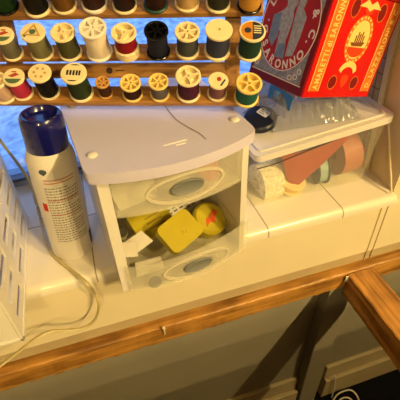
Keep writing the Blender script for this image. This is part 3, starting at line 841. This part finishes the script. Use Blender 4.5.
# ------------------------------------------------------------------ slotted white basket at the left
BXR = -0.149; BY0, BY1 = 0.3375, 0.588; BXL = -0.40; BH = 0.25
bk = thing('slotted_basket', 'white plastic basket with rows of narrow slots at the left edge of the sill', 'basket', (BXR, BY0, 0))
def slotted_panel(L, H, th, cols, rows, margin, bot, gapx, gapz, stag=True):
    """panel in local x (0..L), z (0..H), thickness along y (0..th), rounded-end slots cut through."""
    bm = new()
    xs = [0.0]; cw = (L - 2 * margin) / cols
    boxes = []
    # vertical strips between the slots and horizontal rails between the rows
    rh_ = (H - bot - 0.012) / rows
    box(bm, 0, L, 0, th, 0, bot)
    for r in range(rows):
        z1 = bot + (r + 1) * rh_
        box(bm, 0, L, 0, th, z1 - gapz, z1)
    box(bm, 0, L, 0, th, bot + rows * rh_, H)
    for r in range(rows):
        z0 = bot + r * rh_; z1 = z0 + rh_ - gapz
        edges = [0] + [margin + c * cw for c in range(cols + 1)] + [L]
        for c in range(cols + 1):
            x = margin + c * cw
            x0 = 0 if c == 0 else x - gapx / 2; x1 = L if c == cols else x + gapx / 2
            box(bm, x0, x1, 0, th, z0, z1)
    return bm
pan = slotted_panel(BY1 - BY0, BH, 0.003, 3, 7, 0.010, 0.016, 0.018, 0.017)
for v in pan.verts: v.co = Vector((-v.co.y + 0, v.co.x, v.co.z))
build('side_panel', pan, BASKET_PL, bk)
pan = slotted_panel(BXR - BXL, BH, 0.003, 3, 4, 0.010, 0.100, 0.018, 0.017)
for v in pan.verts: v.co = Vector((v.co.x * 0.985 - (BXR - BXL) + 0.0002, v.co.y, v.co.z))
build('front_panel', pan, BASKET_PL, bk)
pan = slotted_panel(BXR - BXL, BH, 0.003, 3, 7, 0.010, 0.016, 0.018, 0.017)
for v in pan.verts: v.co = Vector((v.co.x - (BXR - BXL), v.co.y + (BY1 - BY0) - 0.003, v.co.z))
build('back_panel', pan, BASKET_PL, bk)
pan = slotted_panel(BY1 - BY0, BH, 0.003, 3, 7, 0.010, 0.016, 0.018, 0.017)
for v in pan.verts: v.co = Vector((-v.co.y - (BXR - BXL) + 0.003, v.co.x, v.co.z))
build('side_panel', pan, BASKET_PL, bk)
b = new(); box(b, -(BXR - BXL), 0, 0, BY1 - BY0, 0, 0.004); build('basket_floor', b, BASKET_PL, bk)
b = new(); box(b, -(BXR - BXL) - .002, 0.0015, -0.0015, 0.004, 0, 0.006); box(b, -0.004, 0.0015, -0.0015, BY1 - BY0 + .0015, 0, 0.006)
build('foot_rim', b, BASKET_PL, bk, bevel=0.0015)
b = new(); box(b, -(BXR - BXL) - .006, 0.006, -0.006, 0.006, BH - 0.012, BH); box(b, -0.006, 0.006, 0.006, BY1 - BY0 - 0.006, BH - 0.012, BH)
box(b, -(BXR - BXL) - .006, 0.006, BY1 - BY0 - 0.006, BY1 - BY0 + 0.006, BH - 0.012, BH); box(b, -(BXR - BXL) - .006, -(BXR - BXL) + 0.006, 0.006, BY1 - BY0 - 0.006, BH - 0.012, BH)
build('rim', b, BASKET_PL, bk, bevel=0.002)

# ------------------------------------------------------------------ clear ribbon box
bx = thing('ribbon_box', 'clear plastic box full of ribbon reels under the red tin', 'storage box', (0.2325, 0.478, 0))
X0, X1, Yb0, Yb1 = 0.2325, 0.455, 0.479, 0.640
HB0, HB1 = 0.096, 0.116
def shell():
    bm = new()
    fl = 0.012
    lo = [(X0, Yb0, .001), (X1, Yb0, .001), (X1, Yb1, .001), (X0, Yb1, .001)]
    hi = [(X0 - .002, Yb0 - .004, HB0), (X1 + fl, Yb0 - .004, HB1), (X1 + fl, Yb1 + .006, HB1), (X0 - .002, Yb1 + .006, HB0)]
    t = 0.0015
    cxm, cym = (X0 + X1) / 2, (Yb0 + Yb1) / 2
    def ins(p, dz=0): return (p[0] + (t if p[0] < cxm else -t), p[1] + (t if p[1] < cym else -t), p[2] + dz)
    o0 = [bm.verts.new(p) for p in lo]; o1 = [bm.verts.new(p) for p in hi]
    i0 = [bm.verts.new(ins(p, t)) for p in lo]; i1 = [bm.verts.new(ins(p)) for p in hi]
    bm.faces.new(o0[::-1]); bm.faces.new(i0)
    for k in range(4):
        j = (k + 1) % 4
        bm.faces.new((o0[k], o0[j], o1[j], o1[k])); bm.faces.new((i0[j], i0[k], i1[k], i1[j])); bm.faces.new((o1[k], o1[j], i1[j], i1[k]))
    for v in bm.verts: v.co -= Vector((0.2325, 0.478, 0))
    return bm
build('box_body', shell(), CLEAR_PL, bx, bevel=0.0)
# lid: tilted tray top
Lf0 = at(256, 158, y=0.470); Lf1 = at(397, 115, y=0.470)
lx = (Lf1 - Lf0); LL = lx.length; lx.normalize(); ly = Vector((0, 1, 0)); ly = (ly - lx * ly.dot(lx)).normalized(); lz = lx.cross(ly)
LMx = frame(Lf0, lx, ly, lz)
b = new(); prism(b, [(x + LL / 2, y + 0.092) for x, y in rounded_rect(LL, 0.184, 0.012)], -0.012, 0.0)
for f in b.faces: pass
LIDM = Matrix.Translation((-0.2325, -0.478, 0)) @ LMx
lid = build('box_lid', b, BOXLID_PL, bx, smooth=True, bevel=0.003, seg=3); lid.matrix_basis = LIDM
b = new(); 
pr = rounded_rect(LL - 0.02, 0.164, 0.010)
po_ = [(x + LL / 2, y + 0.092) for x, y in pr]; pi_ = [(LL / 2 + x * (LL - 0.028) / (LL - 0.02), 0.092 + y * 0.156 / 0.164) for x, y in pr]
n = len(po_)
V0 = [b.verts.new((x, y, 0.0001)) for x, y in po_]; V1 = [b.verts.new((x, y, 0.0025)) for x, y in po_]; V2 = [b.verts.new((x, y, 0.0025)) for x, y in pi_]; V3 = [b.verts.new((x, y, 0.0001)) for x, y in pi_]
for A, B in ((V0, V1), (V1, V2), (V2, V3), (V3, V0)):
    for k in range(n): b.faces.new((A[k], A[(k + 1) % n], B[(k + 1) % n], B[k]))
o = build('lid_ridge', b, BOXLID_PL, lid, smooth=True)
def on_lid(x, y, z=0.0): return LMx @ Vector((x, y, z))
# thin dark line along the front of the box
b = new(); tube(b, spline([at(257, 169, y=0.4715), at(275, 164, y=0.4715), at(300, 154, y=0.4715), at(325, 144, y=0.4715), at(352, 132, y=0.4715)], 5), 0.0008, 6)
for v in b.verts: v.co -= Vector((0.2325, 0.478, 0))
o = build('rim_band', b, mat('dark_edge', (0.16, 0.10, 0.08), 0.5), bx, smooth=True); o['label'] = 'thin dark band along the front of the box'
# ribbon reels inside
def reel(name, px, py, y, R, w, ribbon, flange, label, axis, hub=0.012, fl_t=0.0018, cat='ribbon reel', flanges=True, zmin=0.004):
    c = at(px, py, y=y)
    ax = Vector(axis).normalized()
    up = Vector((0, 0, 1)); s = up.cross(ax)
    if s.length < .05: s = Vector((1, 0, 0))
    s.normalize(); u = ax.cross(s)
    t = thing(name, label, cat, c, frame(c, s, u, ax).to_3x3().to_4x4(), 'ribbon reels in the clear box')
    b = new(); lathe(b, [(hub, -w / 2), (R, -w / 2), (R * 1.01, 0), (R, w / 2), (hub, w / 2)], 36, closed=True); build('ribbon', b, ribbon, t, smooth=True)
    if flanges:
        for sgn in (-1, 1):
            b = new(); z = sgn * (w / 2 + fl_t / 2 + .0003)
            lathe(b, [(hub * .7, z - fl_t / 2), (R * 1.12, z - fl_t / 2), (R * 1.12, z + fl_t / 2), (hub * .7, z + fl_t / 2)], 36, closed=True); build('flange', b, flange, t, smooth=True)
    return t
LACE = mat('lace_white', (0.88, 0.84, 0.74), 0.8, noise=0.3, nscale=160, bump=0.9, bscale=260)
SALM = mat('salmon_ribbon', (0.82, 0.34, 0.25), 0.45, noise=0.08, nscale=30)
PINK = mat('dusty_pink_ribbon', (0.66, 0.40, 0.31), 0.5, noise=0.08, nscale=30)
LBLUE = mat('pale_blue_ribbon', (0.55, 0.66, 0.68), 0.45)
NAVY = mat('navy_plastic', (0.10, 0.13, 0.20), 0.4)
CREAMF = mat('cream_flange', (0.88, 0.80, 0.56), 0.5)
CARD = mat('reel_core', (0.72, 0.62, 0.42), 0.7)
reel('lace_reel', 266, 181, 0.522, 0.036, 0.040, LACE, CARD, 'white lace roll at the left end of the clear box', (1, 0.05, 0), flanges=False)
reel('ribbon_reel', 289, 180, 0.507, 0.027, 0.012, mat('yellow_ribbon', (0.80, 0.66, 0.34), 0.5), CREAMF, 'cream flanged reel of yellow ribbon beside the lace roll', (0.25, -0.30, 0.9))
reel('ribbon_reel', 319, 167, 0.513, 0.028, 0.016, LBLUE, NAVY, 'pale blue ribbon reel with navy flanges', (0.98, -0.18, 0.05))
reel('ribbon_reel', 341, 151, 0.530, 0.042, 0.038, PINK, PINK, 'dusty pink ribbon roll at the right end of the clear box', (1, 0.02, 0.06), flanges=False)
# salmon ribbon swooping over the reels
rp_ = [(281, 153, .500, 289, 189, .494), (288, 152, .495, 291, 190, .490), (297, 153, .492, 300, 184, .488), (308, 150, .490, 310, 175, .487), (322, 146, .489, 324, 163, .487), (337, 140, .488, 338, 149, .487), (348, 134, .488, 348, 139, .487)]
b = new(); prev = None
for (ax_, ay_, ayy, bx_, by_, byy) in rp_:
    p, q = at(ax_, ay_, y=ayy), at(bx_, by_, y=byy)
    ring = []
    for k in range(5):
        m_ = p.lerp(q, k / 4); ring.append(b.verts.new(m_))
    if prev:
        for k in range(4): b.faces.new((prev[k], prev[k + 1], ring[k + 1], ring[k]))
    prev = ring
bmesh.ops.solidify(b, geom=b.faces[:], thickness=0.0007)
o = build('salmon_ribbon', b, SALM, smooth=True); tag(o, 'loose salmon ribbon spread across the front inside the clear box', 'ribbon')

# ------------------------------------------------------------------ things on the box lid
# navy tape case with a white sticker, tilted against the drawer unit
dc = at(260, 119.5, z=0.128)
ndir = (CAM - dc).normalized() * 0.35 + Vector((-0.1, 0, 1)); ndir.normalize()
sx = Vector((1, -0.15, 0)); sx = (sx - ndir * sx.dot(ndir)).normalized(); sy = ndir.cross(sx)
nt_ = thing('tape_case', 'round navy case with a white sticker on the box lid beside the drawer unit', 'case', dc, frame(dc, sx, sy, ndir).to_3x3().to_4x4())
b = new(); lathe(b, [(0, -0.006), (0.026, -0.006), (0.0285, -0.004), (0.0285, 0.004), (0.026, 0.007), (0.02, 0.008), (0, 0.008)], 40); build('case_body', b, mat('navy_case', (0.08, 0.10, 0.17), 0.35), nt_, smooth=True)
b = new(); prism(b, [(x, y) for x, y in rounded_rect(0.022, 0.014, 0.002)], 0.0081, 0.0084, Matrix.Translation((0.008, 0.006, 0)) @ Matrix.Rotation(-1.0, 4, 'Z'))
st = build('sticker', b, mat('sticker_white', (0.88, 0.87, 0.88), 0.5), nt_); st['label'] = 'white sticker with tiny print'
b = new()
Ms = Matrix.Translation((0.008, 0.006, 0)) @ Matrix.Rotation(-1.0, 4, 'Z')
for k in range(3): box(b, -0.008, 0.004 - 0.003 * k, -0.004 + k * 0.004, -0.0026 + k * 0.004, 0.0085, 0.0087, Ms)
build('sticker_print', b, INK, st)

# where the tin sits (the bag bulges up to it)
TC = at(302, 98, z=0.204)
tu = Vector((0.2645, 0.0858, 0.9606)).normalized()
ta = Vector((-0.2992, 0.9542, -0.0028)); ta = (ta - tu * ta.dot(tu)).normalized()
tb = tu.cross(ta) * -1
if tb.x < 0: tb = -tb
dC = depth(TC)
WA, WB, HT = 0.2097 * dC * 0.98, 0.300 * dC, 0.142

# plastic bag
def bag_mesh(nx, ny, fn):
    bm = new(); V = []
    for i in range(nx + 1):
        V.append([bm.verts.new(fn(i / nx, j / ny)) for j in range(ny + 1)])
    for i in range(nx):
        for j in range(ny): bm.faces.new((V[i][j], V[i + 1][j], V[i + 1][j + 1], V[i][j + 1]))
    return bm
rnd = random.Random(3)
waves = [(rnd.uniform(10, 26), rnd.uniform(10, 26), rnd.uniform(0, 6)) for _ in range(6)]
def bagf(s, t):
    x = 0.052 + 0.150 * s - 0.02 * t * (1 - s); y = 0.014 + 0.120 * t + 0.034 * (1 - s) * (1 - t)
    edge = max(0, min(s, 1 - s, t, 1 - t)) * 6; edge = min(1, edge)
    h = sum(abs(math.sin(a * s + b_ * t + c)) for a, b_, c in waves) / 6
    z = 0.0035 + edge * (0.006 + 0.026 * h)
    p = on_lid(x, y, 0)
    zp = TC.z - (tu.x * (p.x - TC.x) + tu.y * (p.y - TC.y)) / tu.z
    c = [max(0.0, min(1.0, k)) for k in (s * 3.2, (1 - s) * 5, t * 3.5, (1 - t) * 6)]
    w = 1.0
    for k in c: w *= k * k * (3 - 2 * k)
    room = zp - p.z - 0.003
    z = min(z + w * max(0, room - 0.012) * 0.95, room if p.x > TC.x - 0.03 else 1.0)
    z += edge * 0.011 * (abs(math.sin(31 * s + 17 * t)) * abs(math.sin(23 * t - 29 * s + 1.3)) + 0.5 * abs(math.sin(47 * s - 12 * t + 0.7)) - 0.5) * (0.35 if w > 0.5 else 1.0)
    return on_lid(x, y, max(0.003, z))
BAGM = mat('clear_bag_film', (0.62, 0.62, 0.63), 0.18, spec=0.8, alpha=0.46)
bag = thing('plastic_bag', 'clear crumpled plastic bag with a blue label under the red tin', 'plastic bag', on_lid(0.04, 0.02, 0))
BO = on_lid(0.04, 0.02, 0)
bm_ = bag_mesh(60, 48, bagf)
for v in bm_.verts: v.co -= BO
bag_bm = bm_.copy()
build('bag_film', bm_, BAGM, bag, smooth=False)
from mathutils.bvhtree import BVHTree
_tree = BVHTree.FromBMesh(bag_bm)
def on_bag(px, py):
    r = (RW @ Vector((px - 200, py - 200, FPX))).normalized()
    h = _tree.ray_cast(CAM - BO, r)[0]
    return (h + BO if h is not None else at(px, py, z=0.14)) - r * 0.003
lq = [on_bag(267.5, 97), on_bag(277.5, 87.5), on_bag(301, 102), on_bag(289, 111)]
lo_ = lq[0]; lxv = (lq[3] - lq[0]); LWd = lxv.length; lxv.normalize(); lyv = (lq[1] - lq[0]); lyv = lyv - lxv * lyv.dot(lxv); LHt = lyv.length; lyv.normalize(); lzv = lxv.cross(lyv)
LBM = frame(lo_, lxv, lyv, lzv)
b = new(); box(b, 0, LWd, 0, LHt, -0.0006, 0.0); 
lb = build('bag_label', b, mat('label_blue', (0.16, 0.46, 0.80), 0.4), bag); lb.matrix_basis = Matrix.Translation(-BO) @ LBM; lb['label'] = 'blue label with a pale round emblem'
b = new(); prism(b, ell(LWd * .40, LHt * .52, LHt * .30, LHt * .30, 24), 0.0001, 0.0004)
e = build('emblem', b, mat('emblem_pale_blue', (0.45, 0.66, 0.88), 0.4), lb)
b = new(); text_line(b, 'hp', Matrix.Translation((LWd * .40 - LHt * .17, LHt * .44, 0.0006)), LHt * .36, bold=0.0)
build('emblem_letters', b, mat('label_blue', (0.16, 0.46, 0.80), 0.4), lb)

# ------------------------------------------------------------------ red biscuit tin
tin = thing('biscuit_tin', 'tall red tin with oval emblem and gold lettering tilted on the clear box', 'tin', TC, frame(TC, tb, ta, tu).to_3x3().to_4x4())
# local axes: x = along the front face (right), y = along the left face (back), z = up the tin
RED_T = mat('tin_red', (0.80, 0.07, 0.06), 0.32, coat=0.3)
b = new(); box(b, 0, WB, 0, WA, 0, HT); build('tin_body', b, RED_T, tin, bevel=0.0012)
b = new(); box(b, -0.0012, WB + .0012, -0.0012, WA + .0012, HT + 0.0008, HT + 0.028); tl = build('tin_lid', b, mat('tin_lid_red', (0.70, 0.06, 0.06), 0.32, coat=0.3), tin, bevel=0.0012)
b = new(); box(b, 0, WB, 0, WA, HT + 0.0001, HT + 0.0007); build('seam', b, mat('seam_dark', (0.35, 0.05, 0.05), 0.5), tin)
FB = frame(Vector((0, 0, 0)), Vector((1, 0, 0)), Vector((0, 0, 1)), Vector((0, -1, 0)))           # front face: x right, y up, z outward
FA = frame(Vector((0, WA, 0)), Vector((0, -1, 0)), Vector((0, 0, 1)), Vector((-1, 0, 0)))         # left face: x towards the near edge
def tpart(nm, fn, m, F, base, parent=tin):
    b = new(); fn(b, F @ Matrix.Translation((0, 0, base))); return build(nm, b, m, parent)
GOLD = mat('tin_gold', (0.83, 0.45, 0.15), 0.4); PALEG = mat('tin_pale_gold', (0.93, 0.80, 0.47), 0.4)
DRED = mat('tin_dark_red', (0.47, 0.07, 0.08), 0.4); ORED = mat('tin_orange_red', (0.86, 0.26, 0.10), 0.4)
GREYB = mat('tin_grey_blue', (0.58, 0.57, 0.61), 0.4, noise=0.45, nscale=170); MARO = mat('tin_maroon', (0.45, 0.08, 0.10), 0.35)
TXTW = mat('tin_text_pale', (0.94, 0.88, 0.84), 0.4); BLUEG = mat('tin_slate_blue', (0.48, 0.54, 0.64), 0.4, noise=0.25, nscale=120)
T_ = 0.00025
# front face
sw = WB * 0.135
for x0 in (WB * 0.045, WB * 0.82):
    g_ = tpart('gold_strip', lambda b, M: prism(b, [(x0, HT * .07), (x0 + sw, HT * .07), (x0 + sw, HT), (x0, HT)], 0, T_, M), GOLD, FB, 0.0001)
    for xx in (x0, x0 + sw - 0.0012):
        tpart('strip_edge', lambda b, M: prism(b, [(xx, HT * .07), (xx + .0012, HT * .07), (xx + .0012, HT), (xx, HT)], 0, T_, M), PALEG, FB, 0.0004, g_)
def t1(b, M): text_line(b, 'AMARETTI di SARONNO', M @ Matrix.Translation((WB * 0.045 + sw * .78, HT * .09, 0)) @ Matrix.Rotation(PI / 2, 4, 'Z'), sw * .68, HT * .90, bold=0.02)
tpart('lettering', t1, PALEG, FB, 0.0007)
def t2(b, M): text_line(b, 'D. LAZZARONI & C.', M @ Matrix.Translation((WB * 0.82 + sw * .78, HT * .11, 0)) @ Matrix.Rotation(PI / 2, 4, 'Z'), sw * .66, HT * .86, bold=0.02)
tpart('lettering', t2, PALEG, FB, 0.0007)
mx_, my_ = WB * .50, HT * .60
def med(b, M): ring_prism(b, mx_, my_, WB * .175, HT * .235, 0.006, 0, T_, M)
tpart('medallion_ring', med, GOLD, FB, 0.0001)
def medb(b, M):
    for k in range(22):
        a = 2 * PI * k / 22
        prism(b, ell(mx_ + (WB * .175 - .003) * math.cos(a), my_ + (HT * .235 - .003) * math.sin(a), 0.0019, 0.0019, 8), 0, T_, M)
tpart('medallion_beads', medb, PALEG, FB, 0.0004)
tpart('medallion_field', lambda b, M: prism(b, ell(mx_, my_, WB * .175 - .0065, HT * .235 - .0065, 32), 0, T_, M), PALEG, FB, 0.0001)
def scene_(b, M):
    w = WB * .11
    prism(b, [(mx_ - w, my_ - .004), (mx_ + w * .95, my_ - .002), (mx_ + w * .6, my_ - .008), (mx_ - w * .7, my_ - .009)], 0, T_, M)
    for k, h in enumerate((.009, .014, .012, .015, .010)): prism(b, [(mx_ - w * .55 + k * w * .25, my_ - .003), (mx_ - w * .40 + k * w * .25, my_ - .003), (mx_ - w * .40 + k * w * .25, my_ + h - .003), (mx_ - w * .55 + k * w * .25, my_ + h - .003)], 0, T_, M)
tpart('harbour_drawing', scene_, mat('tin_brown', (0.50, 0.30, 0.14), 0.5), FB, 0.0004)
tpart('harbour_water', lambda b, M: prism(b, ell(mx_, my_ - .010, WB * .12, HT * .10, 24, PI, 2 * PI), 0, T_, M), ORED, FB, 0.0004)
tpart('scroll', lambda b, M: prism(b, ell(mx_, HT * .275, WB * .13, HT * .115, 20, 0.15, PI - 0.15) + ell(mx_, HT * .255, WB * .09, HT * .075, 20, 0.15, PI - 0.15)[::-1], 0, T_, M), PALEG, FB, 0.0004)
tpart('ribbon_scroll', lambda b, M: prism(b, [(mx_ - WB * .16, HT * .90), (mx_ - WB * .06, HT * .97), (mx_, HT * .93), (mx_ + WB * .06, HT * .97), (mx_ + WB * .16, HT * .90), (mx_ + WB * .05, HT * .90), (mx_, HT * .87), (mx_ - WB * .05, HT * .90)], 0, T_, M), PALEG, FB, 0.0004)
tpart('heart', lambda b, M: prism(b, [(mx_, HT * .10), (mx_ + WB * .055, HT * .18), (mx_ + WB * .05, HT * .235), (mx_, HT * .25), (mx_ - WB * .05, HT * .235), (mx_ - WB * .055, HT * .18)], 0, T_, M), ORED, FB, 0.0001)
tpart('crest', lambda b, M: prism(b, ell(mx_, HT * .875, WB * .06, HT * .035, 20), 0, T_, M), ORED, FB, 0.0001)
for x, y, rx_, ry_ in ((.335, .165, WB * .062, WB * .062), (.665, .165, WB * .062, WB * .062), (.30, .88, WB * .06, HT * .09), (.69, .88, WB * .06, HT * .09)):
    g_ = tpart('medal', lambda b, M: prism(b, ell(WB * x, HT * y, rx_, ry_, 20), 0, T_, M), DRED, FB, 0.0001)
    tpart('medal_rim', lambda b, M: ring_prism(b, WB * x, HT * y, rx_, ry_, .0012, 0, T_, M, 22), GOLD, FB, 0.0004, g_)
# left face: maroon border, mottled ground, ring with lettering, plain grey figures
tpart('maroon_border', lambda b, M: prism(b, [(0, 0), (WA - 0.004, 0), (WA - 0.004, HT), (0, HT)], 0, T_, M), MARO, FA, 0.0001)
tpart('mottled_ground', lambda b, M: prism(b, [(0.006, HT * .10), (WA * .90, HT * .10), (WA * .90, HT), (0.006, HT)], 0, T_, M), GREYB, FA, 0.0004)
ox, oy, orad = WA * .47, HT * .61, WA * .455
tpart('red_disc', lambda b, M: prism(b, ell(ox, oy, orad, HT * .50, 48)[:], 0, T_, M) if False else prism(b, ell(ox, oy, orad, orad * 1.22, 48), 0, T_, M), mat('tin_disc_red', (0.70, 0.10, 0.10), 0.35), FA, 0.0007)
def rings(b, M):
    ring_prism(b, ox, oy, orad, orad * 1.22, .0012, 0, T_, M, 48)
tpart('disc_rim', rings, TXTW, FA, 0.0010)
SQ = Matrix.Translation((ox, oy, 0)) @ Matrix.Diagonal((1, 1.22, 1, 1)) @ Matrix.Translation((-ox, -oy, 0))
def arcs(b, M):
    text_arc(b, 'D. LAZZARONI & C.', ox, oy, orad * .76, math.radians(197), math.radians(-17), orad * .26, M @ SQ, bold=0.03)
    text_arc(b, 'SARONNO', ox, oy, orad * .76, math.radians(218), math.radians(322), orad * .27, M @ SQ, inward=True, bold=0.03)
tpart('lettering', arcs, TXTW, FA, 0.0010)
def fig(polys, m, base):
    g_ = None
    for l in polys:
        o_ = tpart('figure', lambda b, M: prism(b, [(ox + x * orad, oy + y * orad * 1.22) for x, y in l], 0, T_, M), m, FA, base)
FIGM = mat('tin_figure_grey', (0.68, 0.66, 0.68), 0.4, noise=0.3, nscale=200)
fig([[(-.02 + .0, .62), (-.18, .60), (-.28, .48), (-.22, .34), (-.30, .25), (-.55, .12), (-.5, -.05), (-.25, -.2), (-.22, -.70), (.08, -.70), (.05, -.35), (.10, .1), (.04, .30), (.12, .44)],
     [(.24, .62), (.38, .50), (.34, .36), (.52, .22), (.50, -.20), (.42, -.60), (.18, -.66), (.15, -.1), (.13, .28), (.14, .50)]], FIGM, 0.0010)
fig([[(-.62, .10), (-.35, .18), (-.28, -.30), (-.40, -.55), (-.60, -.40)], [(-.18, -.45), (.08, -.40), (.14, -.72), (-.2, -.74)], ell(.02, .66, .22, .05, 12)], BLUEG, 0.0013)
for x, y in ((.80, .16), (.84, .22), (.72, .135), (.10, .16), (.08, .24)):
    tpart('corner_scroll', lambda b, M: ring_prism(b, WA * x, HT * y, .0040, .0040, .0012, 0, T_, M, 12), TXTW, FA, 0.0007)
tpart('base_line', lambda b, M: prism(b, [(0.004, HT * .085), (WA * .92, HT * .085), (WA * .92, HT * .095), (0.004, HT * .095)], 0, T_, M), TXTW, FA, 0.0007)

# ------------------------------------------------------------------ clear quilting ruler leaning on the reveal wall
RZ0 = 0.002
rlr = thing('quilting_ruler', 'clear gridded quilting ruler standing against the side wall behind the red tin', 'ruler', (RX - 0.004, 0.497, RZ0), (math.radians(-5), 0, 0))
RWd, RHt = 0.158, 0.46
b = new(); box(b, -0.0030, 0.0, 0, RWd, 0, RHt); build('ruler_blade', b, mat('clear_acrylic', (0.86, 0.78, 0.62), 0.15, alpha=0.5), rlr, bevel=0.0005)
b = new()
k = 1
st_ = RWd / 6.0
for k in range(1, 6): box(b, -0.0033, -0.0031, k * st_ - .0009, k * st_ + .0009, 0.0, RHt)
for k in range(1, 18): box(b, -0.0033, -0.0031, 0.013, RWd, k * st_ - .0009, k * st_ + .0009)
build('grid_lines', b, mat('grid_brown', (0.36, 0.25, 0.16), 0.5), rlr)
b = new()
for k in range(1, 36):
    if k % 2: 
        box(b, -0.0033, -0.0031, 0.014, RWd, k * st_ / 2 - .0002, k * st_ / 2 + .0002)
for k in range(0, 6): box(b, -0.0033, -0.0031, (k + .5) * st_ - .0002, (k + .5) * st_ + .0002, 0, RHt)
build('fine_grid_lines', b, mat('grid_tan', (0.55, 0.42, 0.28), 0.5), rlr)
b = new(); box(b, -0.0034, -0.00315, 0.0005, 0.0115, 0, RHt); build('edge_strip', b, mat('strip_cream', (0.90, 0.83, 0.62), 0.5), rlr)
b = new()
RF = frame(Vector((-0.0036, 0.0, 0)), Vector((0, -1, 0)), Vector((0, 0, 1)), Vector((-1, 0, 0)))
for k, s in enumerate(('1', '2', '3', '4', '5')):
    text_line(b, s, RF @ Matrix.Translation((-0.028, 0.010 + k * st_, 0)), 0.020, bold=0.05)
    text_line(b, '1', RF @ Matrix.Translation((-0.017, 0.008 + k * st_, 0)), 0.013, bold=0.04)
build('numbers', b, mat('number_red', (0.74, 0.10, 0.07), 0.5), rlr)
# pale edging strip leaning at the recess corner
p0 = at(388, 112, x=RX - 0.006); p1 = at(391.5, 193, z=0.004)
b = new(); tube(b, spline([p1, p1.lerp(p0, 0.5), p0 + Vector((0, 0, 0.0))], 6), 0.0017, 8)
o = build('pale_rod', b, mat('rod_cream', (0.90, 0.84, 0.68), 0.4), smooth=True); tag(o, 'thin cream rod leaning at the right corner of the sill beside the box', 'rod')

# ------------------------------------------------------------------ unseen table added under the viewer to throw shade low on the wall
wt = thing('shade_table', 'unseen wooden table added below the viewpoint to shade the lower wall', 'table', (-0.1, -0.66, FLZ))
b = new(); box(b, -1.4, 1.6, -0.36, 0.36, 0.20 - FLZ - 0.03, 0.20 - FLZ); build('shade_table_top', b, BAR_WOOD, wt)
for x in (-0.95, 1.25):
    for y in (-0.3, 0.3):
        b = new(); box(b, x - .025, x + .025, y - .025, y + .025, 0, 0.20 - FLZ - 0.03); build('shade_table_leg', b, BAR_WOOD, wt)

# ------------------------------------------------------------------ light
def bulb(name, loc, power, color, r):
    l = bpy.data.lights.new(name, 'POINT'); l.energy = power; l.color = color; l.shadow_soft_size = r
    o = bpy.data.objects.new(name, l); o.location = loc; COL.objects.link(o); return o
WARM = (1.0, 0.74, 0.31)
base_ = Vector((0.3, WY, -0.40))
bulb('lamp_and_fill_bulb', base_ + Vector((0.50, -0.75, 1.0)) * 1.95, 105, WARM, 0.014)
bulb('lamp_and_fill_bulb', base_ + Vector((0.50, -1.30, 1.0)) * 1.85, 108, WARM, 0.014)
bulb('lamp_and_fill_bulb', base_ + Vector((0.50, -1.13, 1.0)) * 1.85, 108, WARM, 0.014)
bulb('lamp_and_fill_bulb', base_ + Vector((-0.60, -1.40, 1.0)) * 1.6, 55, WARM, 0.04)  # unseen fill light, added from the left to brighten the recess side

w = bpy.data.worlds.new('dusk'); S.world = w; w.use_nodes = True
bg = w.node_tree.nodes['Background']; bg.inputs['Color'].default_value = (0.17, 0.38, 0.95, 1); bg.inputs['Strength'].default_value = 2.4

# ------------------------------------------------------------------ camera
cd = bpy.data.cameras.new('camera'); cam = bpy.data.objects.new('camera', cd); COL.objects.link(cam)
cx_, cy_, cz_ = RW.col[0], -RW.col[1], -RW.col[2]
cam.matrix_world = frame(CAM, cx_, cy_, cz_)
cd.sensor_width = 36; cd.sensor_fit = 'HORIZONTAL'; cd.lens = FPX / 400 * 36; cd.clip_start = 0.02
S.camera = cam
S.view_settings.view_transform = 'Standard'; S.view_settings.look = 'None'; S.view_settings.gamma = 1.0
S.view_settings.use_curve_mapping = False; S.view_settings.exposure = 0.08
